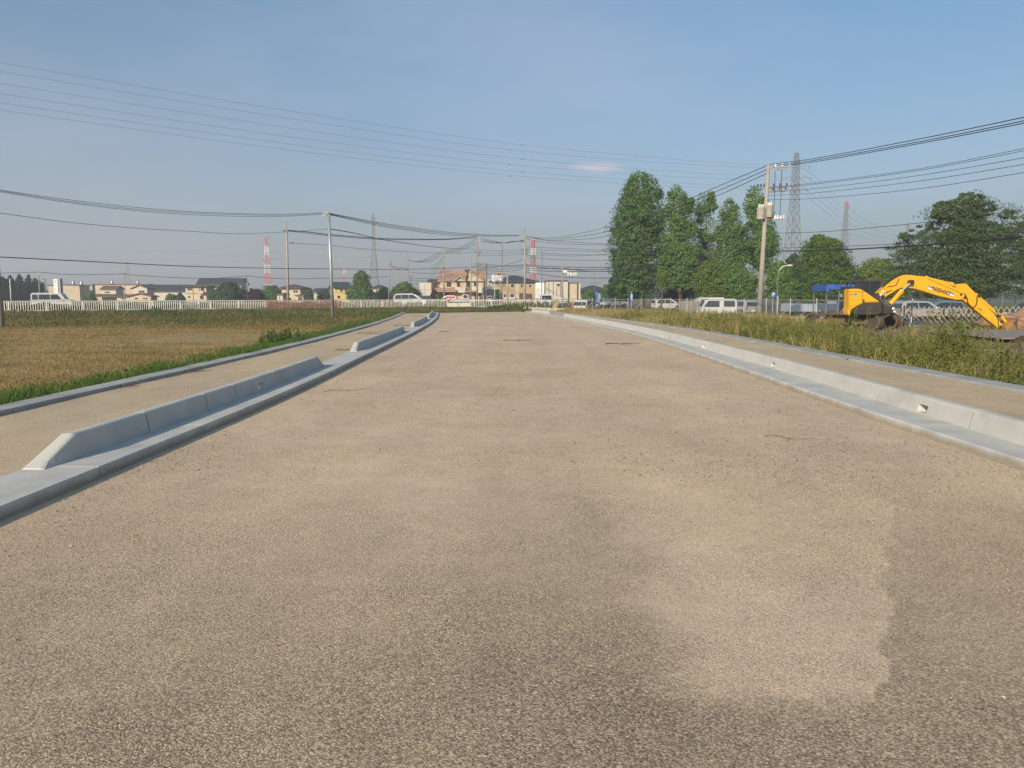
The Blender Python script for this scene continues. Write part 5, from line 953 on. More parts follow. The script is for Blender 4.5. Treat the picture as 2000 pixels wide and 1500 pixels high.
bld('house', 'small white house with dark roof between two green trees', 'house', 611, 629, 570, 215, 7, 'whitewall', ('gable_x', 564, 'darkroof'), wins=[(613, 617, 571.5, 574.5), (621, 626, 571.5, 574.5)], oh=.3)
bld('house', 'dark low house beyond the left side of the yellow house', 'house', 632, 654, 567, 232, 8, 'greywall', ('hip', 559.5, 'trim'), wins=[(640, 645, 570, 574)], oh=.5)
bld('house', 'yellow two storey house with steep dark roof right of the steel pole', 'house', 654, 682, 562, 200, 9, 'yellowwall', ('gable_x', 551.5, 'darkroof'), wins=[(664, 669, 564, 570), (672, 677, 564, 569), (658, 664, 577, 583)], yaw=.35, oh=.6)
bld('house', 'grey roofed house half hidden right of the round topped tree', 'house', 727, 748, 563.5, 222, 8, 'whitewall', ('hip', 556, 'darkroof'), wins=[(733, 737, 565.5, 569)], oh=.5)
# centre
bld('building', 'beige concrete building with rounded left edge, left of the tiled roof house', 'building', 819, 842, 555, 178, 9, 'whitewall', ('flat', None, 'whitewall'), bands=[(819, 842, 565, 565.6, 'greywall'), (829, 829.8, 555, 588, 'greywall')], oh=.0)
r_, T, X, Zp = bld('shop', 'grey shop with dark sloping roof and a bright yellow panel', 'shop', 838, 862, 553, 186, 8, 'greywall', ('gable_x', 546, 'trim'), oh=.5)
def panel(name, root, T, x0, x1, z0, z1, m, y=-.2, th=.08): mb = MB(); mb.add([T(x, yy, z) for x in (x0, x1) for yy in (y-th, y) for z in (z0, z1)], [(0, 1, 3, 2), (4, 6, 7, 5), (0, 4, 5, 1), (2, 3, 7, 6), (0, 2, 6, 4), (1, 5, 7, 3)]); return mb.build(name, M[m], root)
M['signyellow'] = mat('sign yellow', (.80, .58, .03), .5, var=.02); M['ink'] = mat('sign ink', (.03, .035, .05), .6, var=.02); M['signwhite'] = mat('sign white', (.78, .77, .74), .5, var=.03)
M['signred'] = mat('sign red', (.6, .05, .04), .5); M['signgreen'] = mat('sign green', (.05, .25, .10), .5); M['signblue'] = mat('sign blue', (.03, .16, .5), .5, var=.02); M['signorange'] = mat('sign orange', (.75, .30, .06), .5)
panel('sign_panel', r_, T, X(839), X(847), Zp(569), Zp(553.5), 'signyellow')
mb = MB(); [mb.beam(T(X(a), -.31, Zp(b_)), T(X(c), -.31, Zp(d_)), .5, .03, up=(0, 1, 0)) for a, b_, c, d_ in ((841.5, 559, 844, 558), (844, 559, 845, 564), (845, 564, 845.8, 568))]; mb.build('sign_mark', M['ink'], r_)
r_, T, X, Zp = bld('house', 'large cream two storey house with terracotta tiled roof and balconies', 'house', 859, 944, 548, 180, 10, 'cream', ('gable_x', 527.5, 'redroof'),
    wins=[(872, 881, 550, 560, 'b'), (866, 868, 550, 559, 'b'), (892, 898, 550, 560, 'b'), (910, 917, 551, 561, 'b'), (925, 931, 550, 559, 'b'), (853+13, 876, 573, 580, 'b')], doors=[(926, 931, 575, 589), (935, 941, 573, 589)],
    balc=[(889, 909, 560.5, 570.5, 'whitewall'), (920, 941, 560.5, 571, 'whitewall')], awn=[(850, 892, 561.5, 569, 'redroof'), (908, 929, 565, 569.5, 'redroof')], oh=.5)
for a, b_, ap, pyt in ((889, 909, 899, 541.5), (909+1, 944, 915, 527)):   # gables facing the street
    mb = MB(); mb.prism([(X(a), Zp(549)), (X(b_), Zp(549)), (X(ap), Zp(pyt)+.0)], lambda u, v, s: T(u, s, v), -.75, 3.5); g_ = mb.build('gable', M['cream'], r_); mb = MB()
    for e in (a-1, b_+1):
        p, q = (X(e), Zp(549.6)), (X(ap), Zp(pyt-.8)); mb.prism([p, q, (q[0], q[1]+.3), (p[0], p[1]+.3)], lambda u, v, s: T(u, s, v), -1.2, 4.2)
    mb.build('gable_roof', M['redroof' if a > 900 else 'greywall'], g_)
fr = panel('window', r_, T, X(911), X(914.5), Zp(543), Zp(537), 'trim', y=-.76, th=.05); panel('pane', fr, T, X(911.4), X(914.1), Zp(542.5), Zp(537.5), 'glass', y=-.815, th=.02)
mb = MB(); mb.add([T(X(x_), y_, Zp(z_)) for x_, y_, z_ in ((905, 3.0, 527.8), (911, 3.0, 527.8), (911, 4.4, 525), (905, 4.4, 525))]+[T(X(x_), y_, Zp(z_)-.12) for x_, y_, z_ in ((905, 3.0, 527.8), (911, 3.0, 527.8), (911, 4.4, 525), (905, 4.4, 525))], [(0, 1, 2, 3), (7, 6, 5, 4), (0, 4, 5, 1), (1, 5, 6, 2), (2, 6, 7, 3), (3, 7, 4, 0)]); mb.build('solar_heater', M['darkroof'], r_)
mb = MB(); mb.prism([(X(850), 0), (X(858.9), 0), (X(858.9), Zp(570)), (X(850), Zp(570))], lambda u, v, s: T(u, s, v), -2.0, 6); mb.build('porch', M['cream'], r_)
bld('house', 'narrow grey house squeezed between the tiled roof house and the tan house', 'house', 944, 962, 562, 195, 8, 'greywall', ('flat', None, 'dsteel'), wins=[(946, 949, 566, 572)], oh=.3)
bld('building', 'pale lilac apartment block behind the stout dark pole', 'building', 948, 963, 547, 250, 8, 'greywall', ('flat', None, 'greywall'), wins=[(954, 957, 549, 552), (954, 957, 556, 559)], oh=.1)
r_, T, X, Zp = bld('house', 'tan two storey house with dark hip roof and long eaves', 'house', 962, 1045, 551, 178, 9.5, 'tanwall', ('hip', 537, 'darkroof'),
    wins=[(982, 986, 554.5, 560), (997, 1004, 554, 561.5), (1016, 1021, 554, 562), (1032, 1037, 555, 562), (996, 1004, 573.5, 585), (983, 988, 574, 584)], doors=[(1014, 1021, 572.5, 586), (1027, 1039, 573.5, 587)], bands=[(1007, 1013, 552, 589, 'beige')], balc=[(982, 1006, 580.5, 583, 'whitewall')], oh=.9)
bld('garage', 'dark green roofed garage in front of the tan house', 'garage', 958, 978, 572, 165, 6, 'greywall', ('gable_y', 567, 'darkroof'), doors=[(960, 975, 574, 589)], oh=.3)
# striped shop
r_, T, X, Zp = bld('shop', 'cream box shaped shop with dark vertical stripes and a beige right wall', 'shop', 1067, 1109, 550.5, 160, 12, 'whitewall', ('flat', None, 'trim'), bands=[(a, a+1.1, 551, 580, 'trim') for a in (1071.6, 1080, 1087, 1093.5)]+[(1096, 1096.7, 551, 580, 'trim')], oh=.0)
panel('sign_mark', r_, T, X(1087.5), X(1092), Zp(560), Zp(551.5), 'signwhite', y=-.06); mb = MB(); mb.beam(T(X(1088.2), -.16, Zp(554)), T(X(1091.2), -.16, Zp(558.5)), .5, .03, up=(0, 1, 0)); mb.beam(T(X(1088.4), -.16, Zp(558)), T(X(1090), -.16, Zp(555.5)), .3, .025, up=(0, 1, 0)); mb.build('sign_mark', M['ink'], r_)
panel('sign_mark', r_, T, X(1096.8), X(1098.2), Zp(563), Zp(552), 'signorange', y=-.06)
mb = MB(); mb.prism([(X(1109), 0), (X(1127), 0), (X(1127), Zp(552.5)), (X(1109), Zp(552.5))], lambda u, v, s: T(u, s, v), .8, 9); mb.build('side_wing', M['beige'], r_)
panel('parapet', r_, T, X(1109.1), X(1133), Zp(553), Zp(550.6), 'dsteel', y=.78, th=.2); panel('corner_pier', r_, T, X(1127.2), X(1130), 0, Zp(553.1), 'trim', y=.9, th=.5); panel('corner_pier', r_, T, X(1130.2), X(1133.5), 0, Zp(553.1), 'whitewall', y=.9, th=.5)
bld('house', 'wide low building with dark roof right of the striped shop', 'house', 1136, 1186, 569, 185, 14, 'greywall', ('hip', 556.5, 'darkroof'), oh=1.0)
mb = MB(); c = W(1163, 579, 168); mb.box(c-Vector((0, 0, .2)), (1.3, .5, 2.4)); tag(mb.build('blue_hoarding', M['signblue']), 'blue panel standing in front of the dark roofed building', 'panel')
# ---- signs
def glyphs(mb, x0, x1, z0, z1, y, n_, s, rows=1):
    rr = random.Random(s); h = (z1-z0)/rows; w = (x1-x0)/n_; th = min(w, h)*.14
    for r0 in range(rows):
        for i in range(n_):
            cx, cz = x0+w*(i+.5), z1-h*(r0+.5); a = .36*w; b_ = .36*h
            for k in range(4):
                if rr.random() < .5: zz = cz+b_*rr.uniform(-1, 1); mb.beam((cx-a*rr.uniform(.5, 1), y, zz), (cx+a*rr.uniform(.5, 1), y, zz), .02, th, up=(0, 0, 1))
                else: xx = cx+a*rr.uniform(-1, 1); mb.beam((xx, y, cz-b_*rr.uniform(.5, 1)), (xx, y, cz+b_*rr.uniform(.4, 1)), .02, th, up=(1, 0, 0))
def board(name, label, px0, px1, py0, py1, Z, m='signwhite', th=.25, posts=True, rows=()):
    a, b_ = W(px0, py0, Z), W(px1, py1, Z); t = thing(name, label, 'sign', ((a.x+b_.x)/2, Z, HG(a.x, Z))); mb = MB(); mb.box(((a.x+b_.x)/2, Z+th/2, (a.z+b_.z)/2), (b_.x-a.x, th, a.z-b_.z)); mb.build('board', M[m], t)
    if posts:
        mb = MB(); [mb.beam((x_, Z+th/2, HG(a.x, Z)), (x_, Z+th/2, b_.z-.003), .16, .16, up=(1, 0, 0)) for x_ in (a.x+.25*(b_.x-a.x), b_.x-.25*(b_.x-a.x))]; mb.build('post', M['steel'], t)
    for (u0, u1, v0, v1, n_, rw, mm_, s) in rows:
        mb = MB(); glyphs(mb, a.x+(b_.x-a.x)*u0, a.x+(b_.x-a.x)*u1, b_.z+(a.z-b_.z)*v0, b_.z+(a.z-b_.z)*v1, Z-.012, n_, s, rw); mb.build('lettering', M[mm_], t)
    return t
t = board('shop_sign', 'tall white sign tower with red, orange and green characters at the left', 104, 114, 545, 577, 140, th=.3, rows=[(.15, .85, .55, .95, 1, 3, 'signred', 1), (.15, .85, .22, .52, 2, 2, 'signorange', 2), (.1, .9, .03, .18, 3, 1, 'signgreen', 3)])
mb = MB(); a, b_ = W(114.2, 545, 140), W(119, 577, 140); mb.box(((a.x+b_.x)/2, 140.4, (a.z+b_.z)/2+.1), (b_.x-a.x, .8, a.z-b_.z)); mb.build('side_panel', M['greywall'], t)
t = board('roof_sign', 'white billboard with grey characters left of the tan house roof', 960.5, 982, 536.8, 549.5, 150, rows=[(.05, .95, .38, .72, 5, 1, 'ink', 5), (.05, .9, .12, .26, 11, 1, 'ink', 6), (.08, .4, .8, .92, 4, 1, 'signblue', 7), (.68, .96, .82, .93, 3, 1, 'signred', 8)])
mb = MB(); c = W(975, 534.5, 149.9); mb.box(c, (.95, .1, .5)); mb.build('sign_top', M['signorange'], t); mb = MB(); [mb.tube([c+Vector((s, -.06, 0)), c+Vector((s, -.1, 0))], .16, 10) for s in (-.22, .2)]; mb.build('sign_dots', M['ink'], t)
t = board('shop_sign', 'tall white sign board with rows of dark characters left of the striped shop', 1046, 1059, 552, 592, 130, rows=[(.08, .7, .18, .74, 4, 5, 'ink', 9), (.1, .6, .05, .13, 3, 1, 'signred', 10)])
mb = MB(); a, b_ = W(1059.6, 552, 130), W(1062, 592, 130); mb.box(((a.x+b_.x)/2, 130.3, (a.z+b_.z)/2), (b_.x-a.x, .4, a.z-b_.z)); mb.build('side_panel', M['signwhite'], t)
t = thing('arrow_sign', 'small white road sign with a dark mark hung right of the arrow sign pole', 'sign', W(1118, 535, 119)); mb = MB(); a, b_ = W(1113, 532.5, 119), W(1127, 537.5, 119); mb.box((a+b_)/2, (b_.x-a.x, .08, a.z-b_.z)); mb.build('board', M['signwhite'], t); mb = MB(); glyphs(mb, a.x+.1, b_.x-.35, b_.z+.08, a.z-.08, 118.93, 5, 4); mb.build('lettering', M['ink'], t)
mb = MB(); mb.beam(W(1098, 535.5, 119), W(1113, 535.5, 119), .06, .06); mb.build('bracket', M['dsteel'], t)
t = thing('lattice_sign', 'pale box shaped street sign bracket beside the arrow sign pole', 'sign', W(1106, 532, 119.5)); mb = MB(); mb.box(W(1104.5, 530, 119.5), (.75, .1, .35)); mb.box(W(1109.5, 533, 119.5), (.22, .1, 1.0)); mb.build('board', M['signwhite'], t)
# blue parking sign
def text_mesh(s, size, ext=.003, space=1.0):
    cu = bpy.data.curves.new('t', 'FONT'); cu.body = s; cu.size = size; cu.extrude = ext; cu.offset = size*.03; cu.space_character = space; cu.align_x = 'CENTER'; cu.align_y = 'CENTER'
    ob = bpy.data.objects.new('t', cu); COL.objects.link(ob); bpy.context.view_layer.update(); me = bpy.data.meshes.new_from_object(ob.evaluated_get(bpy.context.evaluated_depsgraph_get())); bpy.data.objects.remove(ob); return me
def text_obj(s, size, loc, rot, m, parent, name='lettering', **k):
    me = text_mesh(s, size, **k); me.transform(Matrix.Translation(Vector(loc)-ORI.get(parent.name, Vector())) @ rot); me.materials.clear(); return link_mesh(name, me, m, parent)
XZ = Matrix.Rotation(R(90), 4, 'X')
c = W(1510.5, 575, 80); t = thing('parking_sign', 'blue square parking sign with a white letter left of the street lamp', 'sign', (c.x, 80, -.5)); mb = MB(); mb.box(c, (.42, .04, .5)); mb.build('board', M['signblue'], t)
mb = MB(); mb.tube([Vector((c.x, 80.06, -.5)), Vector((c.x, 80.06, c.z))], .035, 6); mb.build('post', M['steel'], t); text_obj('P', .42, c+Vector((0, -.026, 0)), XZ, M['signwhite'], t)
t = thing('street_sign', 'narrow blue and white striped sign post left of the tall tree trunks', 'sign', W(1233.5, 580, 80)-Vector((0, 0, W(1233.5, 580, 80).z+.5))); c = W(1233.5, 580.5, 80); mb = MB(); mb.box(c, (.24, .05, .75)); mb.build('board', M['signblue'], t); mb = MB(); [mb.box(c+Vector((0, -.03, z)), (.2, .02, .08)) for z in (-.25, -.08, .1, .26)]; mb.build('stripes', M['signwhite'], t); mb = MB(); mb.beam((c.x, 80.06, -.5), (c.x, 80.06, c.z+.6), .05, .05, up=(1, 0, 0)); mb.build('post', M['steel'], t)
# grey hoarding and blue canopy shelter near the car park
t = thing('hoarding', 'grey corrugated hoarding left of the long white van', 'hoarding', W(1345, 600, 72)); a, b_ = W(1327, 586, 72), W(1373, 607, 72); mb = MB(); n_ = 22
for i in range(n_): x_ = a.x+(b_.x-a.x)*(i+.5)/n_; mb.box((x_, 72+.02*(i % 2), (a.z+b_.z)/2-.1), ((b_.x-a.x)/n_, .03, a.z-b_.z))
mb.build('sheet', mat('grey brown sheet', (.24, .20, .18), .7), t); mb = MB(); [mb.beam((a.x+(b_.x-a.x)*f, 71.93, -.5), (a.x+(b_.x-a.x)*f, 71.93, a.z+.1), .06, .06, up=(1, 0, 0)) for f in (0, .25, .5, .75, 1)]; mb.build('post', M['steel'], t)
c0, c1 = W(1608, 557.5, 56), W(1662, 557.5, 56); t = thing('canopy_shelter', 'blue roofed open shelter behind the rear of the excavator', 'shelter', ((c0.x+c1.x)/2, 56, -.5)); mb = MB()
mb.box(((c0.x+c1.x)/2, 56.8, c0.z+.03), (c1.x-c0.x, 2.6, .06)); mb.box(((c0.x+c1.x)/2, 55.47, c0.z-.13), (c1.x-c0.x+.02, .05, .30)); mb.box((c0.x+.03, 56.8, c0.z-.2), (.05, 2.55, .4)); mb.box((c0.x+.1, 55.43, c0.z-.4), (.2, .03, .26)); mb.build('roof', M['blue'], t); mb = MB()
[mb.beam((x_, y_, -.5), (x_, y_, c0.z-.40), .08, .08, up=(1, 0, 0)) for x_ in (c0.x+.1, c1.x-.1, (c0.x+c1.x)/2) for y_ in (55.6, 57.9)]; mb.build('post', M['dsteel'], t); mb = MB(); c = W(1641, 574.5, 56.3); mb.box(c, (.32, .05, .42)); mb.build('notice', M['greywall'], t)
# ================================================================ VEHICLES
def vehicle(name, label, cat, loc, yaw, prof, win, W_, paint, wheels, wr=.3, rear=None, roofm=None, ws=None, rw=None, taper=.80, belt=.95, lights=True, group='parked and passing vehicles', pillars=()):
    """local frame: x forward. prof: side outline (x,z). win: list of side window polygons."""
    t = thing(name, label, cat, (0, 0, 0), group); top = max(z for _, z in prof)
    hw = lambda z: W_/2*(1 if z <= belt else 1-(1-taper)*(z-belt)/(top-belt))
    mb = MB(); n_ = len(prof); vs = []
    for s in (-1, 1): vs += [(x, s*hw(z)*(.93 if (x in (prof[0][0],)) else 1), z) for x, z in prof]
    mb.add(vs, [list(range(n_))[::-1], list(range(n_, 2*n_))]+[(i, (i+1) % n_, (i+1) % n_+n_, i+n_) for i in range(n_)]); mb.build('body', paint, t, bevel=.045)
    for s in (-1, 1):
        for wv in win:
            mb = MB(); o_ = .012; k = [(x, s*(hw(z)+o_), z) for x, z in wv]+[(x, s*(hw(z)-.03), z) for x, z in wv]; m_ = len(wv); mb.add(k, [list(range(m_)), list(range(m_, 2*m_))[::-1]]+[(i, (i+1) % m_, (i+1) % m_+m_, i+m_) for i in range(m_)]); mb.build('side_window', M['glass'], t)
    def quadglass(a, b_, nm, off):
        (x0, z0), (x1, z1) = a, b_; n0 = Vector((z1-z0, 0, -(x1-x0))).normalized()*off; w0, w1 = hw(z0)-.1, hw(z1)-.08; mb = MB(); p = [Vector((x0, -w0, z0)), Vector((x0, w0, z0)), Vector((x1, w1, z1)), Vector((x1, -w1, z1))]
        mb.add([v+n0 for v in p]+[v-n0 for v in p], [(0, 1, 2, 3), (7, 6, 5, 4), (0, 4, 5, 1), (1, 5, 6, 2), (2, 6, 7, 3), (3, 7, 4, 0)]); mb.build(nm, M['glass'], t)
    if ws: quadglass(*ws, 'windshield', .02)
    if rw: quadglass(*rw, 'rear_window', .02)
    for x in wheels:
        for s in (-1, 1):
            y = s*(W_/2-.09); mb = MB(); mb.tube([(x, y-.1, wr), (x, y+.11*1, wr)] if s > 0 else [(x, y+.1, wr), (x, y-.11, wr)], wr, 20); ty = mb.build('wheel', M['rubber'], t); mb = MB(); mb.tube([(x, y+s*.10, wr), (x, y+s*.125, wr)], wr*.62, 14); mb.build('rim', M['csilver'], ty)
            mb = MB(); mb.tube([(x, s*(W_/2-.2), wr+.02), (x, s*(W_/2+.004), wr+.02)], wr*1.17, 20); mb.build('wheel_arch', M['black'], t)
    xf = max(x for x, _ in prof); xr = min(x for x, _ in prof)
    if lights:
        for s in (-1, 1):
            mb = MB(); mb.box((xf-.04, s*(W_/2-.22), .68), (.16, .28, .15)); mb.build('headlight', M['lampclear'], t, bevel=.02); mb = MB(); mb.box((xr+.03, s*(W_/2-.1), .85), (.1, .13, .38)); mb.build('tail_light', M['lampred'], t, bevel=.015)
        mb = MB(); mb.box((xf+.0, 0, .3), (.08, W_*.8, .16)); mb.box((xr+.01, 0, .34), (.08, W_*.85, .1)); mb.build('bumper', M['black'], t)
        for x_, z_ in ((xf+.05, .42), (xr-.02, .55)): mb = MB(); mb.box((x_, 0, z_), (.02, .33, .165)); mb.build('number_plate', M['signwhite'], t)
        mb = MB(); [mb.box((xf*.55, s*(W_/2+.08), 1.02), (.1, .14, .16)) for s in (-1, 1)]; mb.build('mirrors', paint, t)
    if roofm: mb = MB(); xs = [x for x, z in prof if z > top-.12]; mb.box(((min(xs)+max(xs))/2, 0, top+.018), (max(xs)-min(xs)-.1, W_*taper*.9, .03)); mb.build('roof_panel', roofm, t)
    t.rotation_euler = (0, 0, yaw); t.location = loc; return t
def at(px, Z, z=None): x = W(px, 590, Z).x; return Vector((x, Z, HG(x, Z) if z is None else z))
kei = [(-1.98, .3), (-2.0, .9), (-1.93, 1.72), (-1.8, 1.83), (.65, 1.83), (.98, 1.78), (1.38, 1.14), (1.92, 1.04), (2.0, .75), (2.0, .28)]
vehicle('van', 'white box shaped kei van driving right behind the left railing', 'van', at(104, 82, .0), .62*0+.30, kei, [[(-1.82, 1.12), (-1.78, 1.66), (-1.28, 1.66), (-1.28, 1.12)], [(-1.18, 1.12), (-1.18, 1.66), (-.1, 1.66), (-.1, 1.12)], [(-.03, 1.12), (-.03, 1.66), (.62, 1.66), (1.05, 1.12)]], 1.55, M['cwhite'], (-1.35, 1.35), .3, ws=((1.36, 1.17), (1.02, 1.72)), rw=((-1.97, 1.1), (-1.935, 1.66)), taper=.88, belt=1.0)
mini = [(-2.33, .3), (-2.36, .95), (-2.2, 1.55), (-1.95, 1.80), (.2, 1.86), (.9, 1.68), (1.65, 1.1), (2.25, .92), (2.36, .6), (2.36, .26)]
vehicle('minivan', 'white minivan with dark windows and raked rear behind the central railing', 'minivan', at(801, 108, .0), .04, mini, [[(-2.1, 1.1), (-2.0, 1.62), (-1.2, 1.68), (-1.2, 1.1)], [(-1.14, 1.1), (-1.14, 1.68), (-.1, 1.70), (-.1, 1.1)], [(-.04, 1.1), (-.04, 1.70), (.5, 1.66), (1.3, 1.12)]], 1.75, M['cwhite'], (-1.4, 1.45), .34, ws=((1.6, 1.14), (.98, 1.62)), rw=((-2.34, 1.02), (-2.22, 1.5)), taper=.82, belt=1.0)
vehicle('hatchback', 'silver-pink hatchback seen from behind right of the tiled roof house', 'car', at(960, 150, 0), 1.45, [(-1.7, .3), (-1.72, .9), (-1.55, 1.45), (-1.3, 1.56), (.4, 1.56), (1.1, 1.0), (1.7, .85), (1.75, .3)], [[(-1.4, 1.0), (-1.3, 1.4), (-.1, 1.42), (-.1, 1.0)], [(-.05, 1.0), (-.05, 1.42), (.4, 1.4), (.9, 1.0)]], 1.65, mat('pale pink silver paint', (.42, .32, .36), .3, .3), (-1.1, 1.15), .29, ws=((1.05, 1.04), (.5, 1.46)), rw=((-1.71, .98), (-1.58, 1.4)), taper=.84)
wag = [(-2.0, .28), (-2.04, .9), (-1.85, 1.42), (-1.65, 1.55), (.1, 1.60), (.6, 1.5), (1.25, 1.0), (1.95, .86), (2.05, .6), (2.05, .26)]
vehicle('car', 'small white car seen from behind through the wire fence left of the tall trees', 'car', at(1144, 80), 1.15, wag, [[(-1.7, .98), (-1.55, 1.42), (-.6, 1.46), (-.6, .98)], [(-.52, .98), (-.52, 1.46), (.3, 1.44), (.95, .98)]], 1.66, M['cwhite'], (-1.25, 1.25), .3, ws=((1.2, 1.02), (.68, 1.42)), rw=((-2.02, .98), (-1.86, 1.38)), taper=.84, belt=.92)
vehicle('minivan', 'silver-white minivan parked left of the broadest tree trunk', 'minivan', at(1200, 128), 3.5, mini, [[(-2.1, 1.1), (-2.0, 1.62), (-1.2, 1.68), (-1.2, 1.1)], [(-1.14, 1.1), (-1.14, 1.68), (-.1, 1.70), (-.1, 1.1)], [(-.04, 1.1), (-.04, 1.70), (.5, 1.66), (1.3, 1.12)]], 1.75, M['csilver'], (-1.4, 1.45), .34, ws=((1.6, 1.14), (.98, 1.62)), rw=((-2.34, 1.02), (-2.22, 1.5)), taper=.82, belt=1.0)
vehicle('van', 'long white kei van parked behind the wire fence left of the utility pole', 'van', at(1400, 69, -.62), 3.08, [(-1.7, .3), (-1.72, .9), (-1.66, 1.76), (-1.5, 1.86), (.9, 1.86), (1.1, 1.78), (1.55, 1.05), (1.68, .8), (1.7, .28)], [[(-1.5, 1.15), (-1.48, 1.68), (-.5, 1.68), (-.5, 1.15)], [(-.1, 1.12), (-.1, 1.68), (.92, 1.68), (1.28, 1.12)]], 1.48, M['cwhite'], (-1.2, 1.15), .28, ws=((1.5, 1.12), (1.14, 1.7)), rw=((-1.70, 1.1), (-1.67, 1.66)), taper=.90, belt=1.05)
vehicle('van', 'pinkish white van roof showing behind the long white kei van', 'van', at(1379, 84), 3.14, kei, [[(-1.82, 1.12), (-1.78, 1.66), (-1.28, 1.66), (-1.28, 1.12)], [(-1.18, 1.12), (-1.18, 1.66), (-.1, 1.66), (-.1, 1.12)], [(-.03, 1.12), (-.03, 1.66), (.62, 1.66), (1.05, 1.12)]], 1.55, M['cwhite'], (-1.35, 1.35), .3, taper=.9, ws=((1.40, 1.14), (.92, 1.7)))
vehicle('car', 'grey car standing between the long white van and the utility pole', 'car', at(1447, 76), 1.9, wag, [[(-1.7, .98), (-1.55, 1.42), (-.6, 1.46), (-.6, .98)], [(-.52, .98), (-.52, 1.46), (.3, 1.44), (.95, .98)]], 1.66, M['csilver'], (-1.25, 1.25), .3, ws=((1.2, 1.02), (.68, 1.42)), rw=((-2.02, .98), (-1.86, 1.38)), taper=.84, belt=.92)
vehicle('car', 'silver roofed dark car parked behind the raised boom, left one of two', 'car', at(1795, 62), .1, wag, [[(-1.7, .98), (-1.55, 1.42), (-.6, 1.46), (-.6, .98)], [(-.52, .98), (-.52, 1.46), (.3, 1.44), (.95, .98)]], 1.66, M['csilver'], (-1.25, 1.25), .3, ws=((1.2, 1.02), (.68, 1.42)), rw=((-2.02, .98), (-1.86, 1.38)), taper=.84, belt=.92)
vehicle('car', 'blue-grey car parked behind the raised boom, right one of two', 'car', at(1833, 64), 3.2, wag, [[(-1.7, .98), (-1.55, 1.42), (-.6, 1.46), (-.6, .98)], [(-.52, .98), (-.52, 1.46), (.3, 1.44), (.95, .98)]], 1.66, mat('blue grey paint', (.16, .24, .30), .3, .3), (-1.25, 1.25), .3, ws=((1.2, 1.02), (.68, 1.42)), rw=((-2.02, .98), (-1.86, 1.38)), taper=.84, belt=.92)
vehicle('car', 'dark blue car cut by the right edge above the lattice barrier', 'car', at(2024, 56), 3.3, wag, [[(-1.7, .98), (-1.55, 1.42), (-.6, 1.46), (-.6, .98)], [(-.52, .98), (-.52, 1.46), (.3, 1.44), (.95, .98)]], 1.66, M['cblue'], (-1.25, 1.25), .3, ws=((1.2, 1.02), (.68, 1.42)), rw=((-2.02, .98), (-1.86, 1.38)), taper=.84, belt=.92)
vehicle('kei_truck', 'small white cab-over truck seen from the front beside the tall text board', 'truck', at(1064, 96, -.1), -1.45, [(-1.7, .5), (-1.7, .8), (.55, .8), (.6, 1.75), (.75, 1.82), (1.3, 1.8), (1.62, 1.1), (1.7, .9), (1.7, .3), (.4, .3), (.4, .5)], [[(.7, 1.12), (.72, 1.66), (1.22, 1.66), (1.42, 1.12)]], 1.48, M['cwhite'], (-1.05, 1.1), .28, ws=((1.63, 1.12), (1.33, 1.68)), taper=.9, belt=1.0)
vehicle('kei_truck', 'white kei truck parked in front of the tiled roof house behind the barriers', 'truck', at(898, 135, 0), .1, [(-1.7, .5), (-1.7, .95), (.45, .95), (.5, 1.72), (.65, 1.8), (1.25, 1.78), (1.6, 1.1), (1.7, .9), (1.7, .3), (.4, .3), (.4, .5)], [[(.62, 1.12), (.64, 1.66), (1.2, 1.66), (1.4, 1.12)]], 1.48, M['cwhite'], (-1.05, 1.1), .28, ws=((1.63, 1.12), (1.33, 1.68)), taper=.9, belt=1.0)
vehicle('car', 'red roofed car tucked beside the porch of the tiled roof house', 'car', at(876, 165, 0), 3.0, wag, [[(-1.7, .98), (-1.55, 1.42), (-.6, 1.46), (-.6, .98)], [(-.52, .98), (-.52, 1.46), (.3, 1.44), (.95, .98)]], 1.66, mat('dark red paint', (.30, .03, .03), .3, .1), (-1.25, 1.25), .3, ws=((1.2, 1.02), (.68, 1.42)), rw=((-2.02, .98), (-1.86, 1.38)), taper=.84, belt=.92)
vehicle('car', 'dark green-grey car right of the white minivan', 'car', at(834, 160, 0), .0, wag, [[(-1.7, .98), (-1.55, 1.42), (-.6, 1.46), (-.6, .98)], [(-.52, .98), (-.52, 1.46), (.3, 1.44), (.95, .98)]], 1.66, M['cdark'], (-1.25, 1.25), .3, ws=((1.2, 1.02), (.68, 1.42)), rw=((-2.02, .98), (-1.86, 1.38)), taper=.84, belt=.92)
vehicle('car', 'small white car half hidden by the tall grass under the first tall trees', 'car', at(1302, 105), .2, wag, [[(-1.7, .98), (-1.55, 1.42), (-.6, 1.46), (-.6, .98)], [(-.52, .98), (-.52, 1.46), (.3, 1.44), (.95, .98)]], 1.66, M['cwhite'], (-1.25, 1.25), .3, ws=((1.2, 1.02), (.68, 1.42)), rw=((-2.02, .98), (-1.86, 1.38)), taper=.84, belt=.92)
